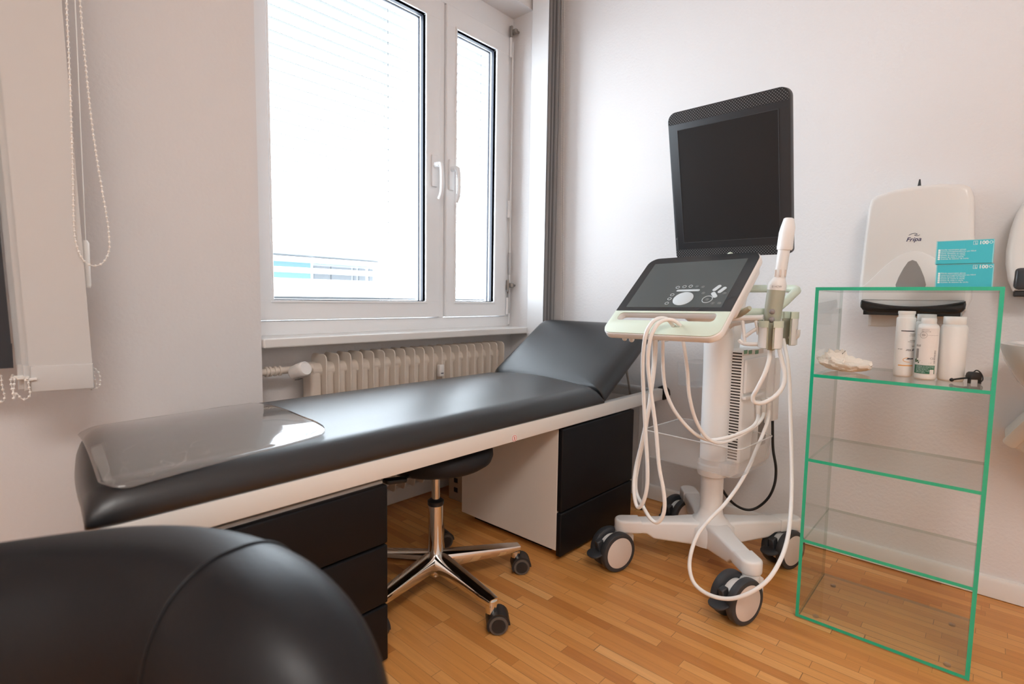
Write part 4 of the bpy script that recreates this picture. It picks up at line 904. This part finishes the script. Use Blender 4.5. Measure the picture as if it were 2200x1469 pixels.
B2 = (1.828, .1245); R2 = .0243
o2, bo2, ck2 = bottle(B2, [(.021, 0), (.0232, .002), (R2, .006), (R2, .142), (.022, .149), (.0165, .152)], [(.0160, .148), (.0160, .152), (.0170, .154), (.0170, .1665), (.016, .1678), (0, .1678)], 'white bottle with green bottom label and aloe leaf, second from the left')
b = MB(); pbox(B2, R2, -.031, .028, .014, .1405, b, .0003); lb = b.build('label', M_LABEL, bo2, 0)
R2b = R2+.0003
b = MB(); pbox(B2, R2b, -.030, .022, .017, .040, b); pbox(B2, R2b, -.024, .022, .017, .040, b); b.build('green_field', M_INKGREEN, lb, 0)
b = MB(); pbox(B2, R2b+.0004, .010, .0195, .0165, .029, b); b.build('white_symbol_field', M_LABEL, lb, 0)
prints(B2, R2b+.0004, [(s_, .0036, -.0225, .0365-.0034*i, {}) for i, s_ in enumerate(('Hautpflege mit Aloe Vera fur', 'die tagliche Anwendung. Nur', 'zur Anwendung auf', 'der Haut. Nicht in die', 'Augen bringen. Trocken', 'und kuhl lagern.'))], M_PALEINK, lb, 'green_print')
prints(B2, R2b, [('CE', .0075, .0085, .0565, {}), ('ELLE', .0068, -.0275, .0905, dict(bold=.0002)), ('LOT 07407', .0038, -.0145, .1345, {}), ('EXP 2024-08', .0038, -.0145, .130, {}), ('i  2', .0045, .0065, .0455, {})], M_INKGREY, lb, 'label_print')
b = MB(); pbox(B2, R2b, .000, .026, .1212, .1217, b); pbox(B2, R2b, -.027, -.019, .1212, .1217, b)
b.build('fine_line', M_INKGREY, lb, 0); b = MB()
for i in range(14): pbox(B2, R2b, .0178, .0218, .045+i*.0026, .0462+i*.0026+(.0006 if i % 3 else 0), b)
pts = []; d0 = dirc(B2)
for k in range(25): t_ = 2*PI*k/24; x_, z_ = -.0095+.0082*math.cos(t_), .1214+.0082*math.sin(t_); a_ = d0+x_/R2b; pts.append(Vector((B2[0]+(R2b+.0002)*math.cos(a_), B2[1]+(R2b+.0002)*math.sin(a_), ST3+z_)))
b.build('label_marks', M_INKGREY, lb, 0); b = MB(); b.tube(pts, .0004, 5, smooth=False); pbox(B2, R2b, -.014, -.005, .1205, .1228, b); pbox(B2, R2b, -.013, -.006, .1245, .1252, b); pbox(B2, R2b, -.013, -.006, .1178, .1184, b); b.build('round_emblem', M_INKGREY, lb, 0)
b = MB()
for pts2 in ([(-.030, .046), (-.022, .047), (-.012, .052), (-.020, .053), (-.030, .056)], [(-.030, .046), (-.018, .044), (-.0065, .0465), (-.017, .0495), (-.030, .051)], [(-.0295, .05), (-.0235, .052), (-.0205, .066), (-.026, .06)]):
    vs = [Vector((x, z, 0)) for x, z in pts2]; me = bpy.data.meshes.new('t'); me.from_pydata([tuple(v) for v in vs], [], [tuple(range(len(vs)))]); wrap(me, (B2[0], B2[1], ST3), R2b+.0003, dirc(B2)); b.mesh(me); bpy.data.meshes.remove(me)
b.build('leaf_picture', M_LEAF, lb, 0, False)
b = MB(); pbox(B2, R2b, -.0265, -.0185, .058, .084, b); b.build('grey_picture', M_INKGREY, lb, 0)
B3 = (1.855, .0715); R3 = .0290
bottle(B3, [(.026, 0), (.028, .002), (R3, .006), (R3, .143), (.026, .150), (.021, .153)], [(.021, .150), (.0235, .152), (.0245, .155), (.0245, .1715), (.0235, .173), (0, .173)], 'plain white bottle without a label, right end of the bottle row')
B4 = (1.900, .1350)
bottle(B4, [(.021, 0), (.0235, .002), (.0245, .006), (.0245, .150), (.022, .156), (.019, .158)], [(.019, .155), (.021, .157), (.022, .160), (.022, .1755), (.021, .177), (0, .177)], 'white bottle half hidden behind the one with the green label, only its cap showing')

# crumpled tissue and the small black adapter with its cable
tc_ = Vector((1.842, .3175, ST3)); b = MB()
def tis(i, j):
    a_ = 2*PI*i; q = PI*j; rx, ry, rz = .034, .060, .020; s_ = math.sin(q); p = Vector((rx*s_*math.cos(a_), ry*s_*math.sin(a_), rz*(1-math.cos(q))))
    k = .42*noise.noise(Vector((math.cos(a_)*1.7, math.sin(a_)*1.7, q*1.3)))+.42*abs(noise.noise(Vector((math.cos(a_)*4, math.sin(a_)*4, q*3+5))))
    p = Vector((p.x*(1+k), p.y*(1+k*.8), p.z*(1+k)*(1+.35*math.sin(a_*1+.6)))); p.z = max(p.z, .0006)
    return tc_+p
b.grid(48, 26, tis, True); tag(b.build('tissue', M_TISSUE, None, 25), 'crumpled cream tissue lying at the left end of the top glass shelf', 'tissue')
ad = thing('adapter', 'small black plug with a coiled cable at the right end of the top shelf', 'adapter', (1.835, .022, ST3))
ac = Vector((1.835, .024, ST3)); adf = frame(ac, Vector((.55, -.85, 0)), Z)
b = MB(); b.prism([(-.013, .010), (.013, .010), (.0135, .018), (.0115, .026), (.007, .0295), (-.007, .0295), (-.0115, .026), (-.0135, .018)], frame(ac-adf.to_3x3()@Vector((0, 0, .011)), adf.to_3x3() @ X, Z), .022, .002, 2); 
b.prism([(-.0135, 0), (-.0105, 0), (-.0105, .012), (-.0135, .012)], adf, .009); b.prism([(.0105, 0), (.0135, 0), (.0135, .012), (.0105, .012)], adf, .009); b.build('plug', M_BLACKPL, ad, 35)
b = MB(); r3 = adf.to_3x3(); G = lambda x, y, z: ac+r3@Vector((x, y, z))
b.tube([G(-.012, .013, 0), G(-.024, .012, 0), G(-.040, .010, .004), G(-.052, .008, .006)], .0024, 8, 4); b.ball(G(-.054, .0075, .006), .0050, 10)
b.tube([G(.003, .028, -.006), G(.012, .033, -.010), G(.022, .028, -.012), G(.026, .018, -.008), G(.022, .010, 0), G(.014, .006, .008)], .0016, 8, 6); b.build('cable', M_BLACKCABLE, ad, 40)

# ================================================================== dispensers, basin and bin on the right wall
DX = 2.140
td = thing('paper_towel_dispenser', 'white wall paper towel dispenser above the glass cabinet', 'dispenser', (XR, .20, 1.10))
def D(y, z): return (.20-y, z)
def dfr(x): return frame(Vector((x, .20, 0)), -Y, Z)
ol = []
for (y, z) in [(.060, .925), (.050, .96), (.049, 1.03), (.054, 1.15), (.063, 1.27), (.072, 1.300), (.090, 1.312), (.14, 1.3195), (.20, 1.3215), (.26, 1.3165), (.312, 1.303), (.327, 1.290), (.333, 1.262), (.338, 1.15), (.343, 1.03), (.342, .96), (.334, .925), (.30, .915), (.095, .915)]: ol.append(D(y, z))
b = MB(); b.prism(ol, dfr(XR), XR-DX, .016, 4); tdb = b.build('housing', M_DISP, td, 35)
hl = []
for k in range(25):
    t_ = -1+2*k/24; hl.append(D(.197-t_*.134, 1.000+.112*math.cos(t_*PI/2)**1.15))
hl = hl[::-1]+[D(.330, .995), D(.330, .955), D(.064, .955), D(.064, .995)]
b = MB(); b.prism(hl[::-1], dfr(DX+.002), .0065, .003, 2); b.build('lower_cover', M_DISP, td, 35)
tri = [(-.0, .092), (-.012, .086), (-.024, .064), (-.036, .034), (-.043, .008), (-.040, -.006), (-.028, -.013), (0, -.015), (.028, -.013), (.040, -.006), (.043, .008), (.036, .034), (.024, .064), (.012, .086)]
b = MB(); b.prism([D(.200-x*.92, .997+y*.95) for x, y in tri][::-1], dfr(DX-.0030), .0030, .0008, 1); b.build('level_window', M_SMOKE, td, 0)
tr = []
for k in range(17): t_ = -1+2*k/16; tr.append(D(.195-t_*.134, .935+.019*abs(t_)**2.0))
tr += [D(.059, .944), D(.060, .930), D(.068, .919), D(.084, .914), D(.306, .914), D(.322, .919), D(.330, .930), D(.331, .944)]
b = MB(); b.prism(tr[::-1] if False else tr, dfr(DX+.03), .058, .006, 3); b.box((DX-.018, .070, .905), (XR-.02, .322, .922), .001, 1); b.build('outlet_tray', M_TRAYBLACK, td, 40)
b = MB(); b.grid(24, 10, lambda i, j: Vector((2.158+.010*math.sin(j*2)+.004*math.sin(i*5), .312-.232*i, .917-j*(.052-.018*i+.004*math.sin(i*7)))))
tw = b.build('paper_towel', M_TOWEL, td, 60); md = tw.modifiers.new('thick', 'SOLIDIFY'); md.thickness = .0012
b = MB(); b.tube([Vector((2.20, .203, 1.318)), Vector((2.20, .203, 1.350))], .0045, 8, 1, rr=lambda t: .0065-.0045*t); b.build('key', M_BLACKPL, td, 40)
F = frame(Vector((DX-.0004, .2215, 1.1445)), -Y, Vector((0, -.0, 1)))
lg = lettering('logo', [('Fripa', .0185, F, dict(d=.0004, shear=.28, bold=.0002, sx=1.06))], M_INKNAVY, td)
b = MB(); b.tube([Vector((DX-.0006, y, z)) for y, z in ((.215, 1.1640), (.206, 1.1690), (.197, 1.1690), (.1935, 1.1655), (.200, 1.1630), (.192, 1.1615), (.186, 1.1640))], .0006, 6, 6); b.build('logo_swirl', M_INKNAVY, td, 40)

sd = thing('soap_dispenser', 'white soap dispenser with a dark lever on the wall at the right picture edge', 'dispenser', (XR, -.075, 1.1))
sfr = lambda x: frame(Vector((x, -.08, 0)), -Y, Z)
o_ = [(-.0365, .985), (-.050, 1.02), (-.0585, 1.07), (-.060, 1.11), (-.055, 1.17), (-.046, 1.215), (-.034, 1.245), (-.015, 1.262), (.015, 1.262), (.034, 1.245), (.046, 1.215), (.055, 1.17), (.060, 1.11), (.0585, 1.07), (.050, 1.02), (.0365, .985)]
b = MB(); b.prism(o_, sfr(XR), .105, .022, 4); b.build('housing', M_DISP, sd, 40)
b = MB(); b.box((XR-.112, -.122, .99), (XR-.085, -.042, 1.055), .012, 3); b.build('lever', M_SOAPDARK, sd, 40)
b = MB(); b.box((XR-.095, -.115, .970), (XR-.0, -.045, .987), .003, 1); b.build('nozzle_plate', M_BLACKPL, sd, 30)

wb = thing('washbasin', 'white ceramic washbasin at the right picture edge behind the glass cabinet', 'basin', (2.02, -.32, .6))
b = MB(); bc = Vector((2.005, -.312, 0)); N_ = 56; vs = []; pf_ = [(.02, .640), (.10, .645), (.175, .680), (.225, .735), (.252, .790), (.262, .825), (.262, .838), (.252, .843), (.236, .838), (.215, .80), (.16, .735), (.06, .70), (.0, .70)]
for r_, z in pf_:
    for k in range(N_):
        t_ = 2*PI*k/N_; x_, y_ = r_*math.cos(t_), r_*math.sin(t_)*1.10; vs.append(bc+Vector((min(x_, XR-bc.x-.002), y_, z)))
b._add(vs, [(i*N_+k, i*N_+(k+1) % N_, (i+1)*N_+(k+1) % N_, (i+1)*N_+k) for i in range(len(pf_)-1) for k in range(N_)]+[tuple(range(N_))]); b.build('bowl', M_BASIN, wb, 50)
b = MB(); b.cyl((2.18, -.312, .83), (2.18, -.312, .93), .018, n=20); b.tube([Vector((2.18, -.312, .91)), Vector((2.12, -.312, .935)), Vector((2.05, -.312, .925))], .012, 12, 5); b.build('tap', M_CHROME, wb, 40)

bn0, bn1, bn2 = on(0, 2.12, 2153, 946), on(0, 2.12, 2200, 903), on(0, 2.12, 2205, 978)
bn = thing('waste_bin', 'beige plastic wall bin tilted under the washbasin at the right edge', 'bin', (2.19, -.22, .5))
e1, e2 = (bn1-bn0), (bn2-bn0); e1.x = e2.x = 0; e1.normalize(); e2 = (e2-e1*e2.dot(e1)).normalized()
fr = frame(bn0, e1, e2); sgn = 1 if (fr.to_3x3() @ Z).x > 0 else -1
b = MB(); b.prism(rrect(.11, .26, .018, 5, .055, .13), fr, sgn*.15, .006, 2); b.build('body', M_BIN, bn, 40)
b = MB(); b.prism(rrect(.12, .035, .012, 5, .055, .017), frame(bn0-X*.004, e1, e2), sgn*.012, .003, 2); b.build('rim', M_BIN, bn, 40)
q_ = bn0+e1*.055+e2*.10; b = MB(); b.box((2.255, q_.y-.03, q_.z-.03), (XR, q_.y+.03, q_.z+.03)); b.build('wall_bracket', M_BIN, bn, 0)

# ================================================================== padded chair in the foreground
ch = thing('treatment_chair', 'black leather padded chair back close up in the lower left corner', 'chair', (.12, .34, 0))
Fh = Vector((_f.x, _f.y, 0)).normalized()
P0 = CAM+ray(500, 1182)*.62; AH, AV, CAPL, BODL = .105, .165, .235, .52; CC_ = P0-Z*AV
def dirs(s_):                                  # the roll bends round the sitter's back
    ph_ = math.radians(32-44*min(1, max(0, s_)/.22)); a_ = -_r0*math.cos(ph_)+Fh*math.sin(ph_); return a_, -_r0*math.sin(ph_)-Fh*math.cos(ph_)
PATH = [Vector(CC_)]
for k in range(104): PATH.append(PATH[-1]+dirs((k+.5)*.005)[0]*.005)
def centre(s_):
    if s_ <= 0: return CC_+dirs(0)[0]*s_
    q = min(s_/.005, 103.999); k = int(q); return PATH[k].lerp(PATH[k+1], q-k)-Z*(.16*s_*s_)
def sect(s_):                                  # s_: distance along the roll; negative towards the end cap
    if s_ >= 0: return 1+.015*math.sin(min(s_, .5)*3)
    q = min(1, -s_/CAPL); return max(0, 1-q**2.2)**.5
def roll(i, j):
    s_ = BODL-j*(BODL+CAPL); k = sect(s_); t_ = 2*PI*i; n_ = 2.5; hn = dirs(s_)[1]
    cx = math.copysign(abs(math.cos(t_))**(2/n_), math.cos(t_)); cy = math.copysign(abs(math.sin(t_))**(2/n_), math.sin(t_))
    return centre(s_)+hn*(AH*k*cx)+Z*(AV*k*cy)
b = MB(); NJ = 60
def rj(i, j):
    lim = BODL/(BODL+CAPL)
    jj = j/.55*lim if j < .55 else lim+(1-lim)*math.sin((j-.55)/.45*PI/2)
    return roll(i, jj)
b.grid(72, NJ, rj, True); v0 = b.bm.verts
bmesh.ops.holes_fill(b.bm, edges=[e for e in b.bm.edges if e.is_boundary], sides=0)
cb2 = b.build('backrest', M_LEATHER2, ch, 80)
b = MB(); b.tube([roll(i/72, BODL/(BODL+CAPL))+(roll(i/72, BODL/(BODL+CAPL))-CC_)*.004 for i in range(72)], .0022, 8, 1, True, smooth=False); b.build('seam_piping', M_LEATHER2, cb2, 60)
base = centre(.28)-dirs(.28)[1]*.02; base.z = 0
b = MB(); b.tube([Vector((base.x, base.y, .60)), Vector((base.x, base.y, .52)), Vector((base.x, base.y, .44))], .02, 14, 3); b.build('back_post', M_CHROME, ch, 40)
b = MB(); b.lathe(base, Z, [(0, .375), (.15, .378), (.185, .395), (.19, .42), (.18, .44), (.15, .452), (0, .455)], 40); b.build('seat', M_LEATHER2, ch, 50)
b = MB(); b.lathe(base, Z, [(.022, .10), (.022, .376)], 24); b.build('column', M_CHROME, ch, 40)
star_base(ch, (base.x, base.y), .26, 10)

# ================================================================== light
cl = thing('fill_lamp', 'unseen fill lamp added on the ceiling, a flat white glowing panel', 'lamp', (-.60, -.95, CZ))  # added out of view behind the camera to fill the closed room
b = MB(); b.box((-1.25, -1.35, CZ-.05), (.05, -.55, CZ), .005, 1); b.build('fill_lamp_housing', M_FRAME, cl, 0)
b = MB(); b.box((-1.22, -1.32, CZ-.056), (.02, -.58, CZ-.05)); b.build('diffuser', M_FILLLAMP, cl, 0)
w = bpy.data.worlds.new('sky'); bpy.context.scene.world = w; w.use_nodes = True
bg = w.node_tree.nodes['Background']; bg.inputs[0].default_value = (.82, .91, 1.0, 1); bg.inputs[1].default_value = 6.5
pl = bpy.data.lights.new('window_portal', 'AREA'); pl.shape = 'RECTANGLE'; pl.size = 1.42; pl.size_y = 1.66; pl.cycles.is_portal = True
po_ = bpy.data.objects.new('window_portal', pl); C.objects.link(po_); po_.location = (1.462, 2.20, 1.60); po_.rotation_euler = (math.radians(-90), 0, 0)
sc_ = bpy.context.scene
sc_.view_settings.view_transform = 'Standard'; sc_.view_settings.look = 'None'; sc_.view_settings.gamma = 1; sc_.view_settings.exposure = 1.03
sc_.cycles.max_bounces = 14; sc_.cycles.transparent_max_bounces = 32; sc_.cycles.diffuse_bounces = 6; sc_.cycles.glossy_bounces = 5
sc_.cycles.caustics_reflective = False; sc_.cycles.caustics_refractive = False; sc_.cycles.use_denoising = True; sc_.cycles.sample_clamp_indirect = 6
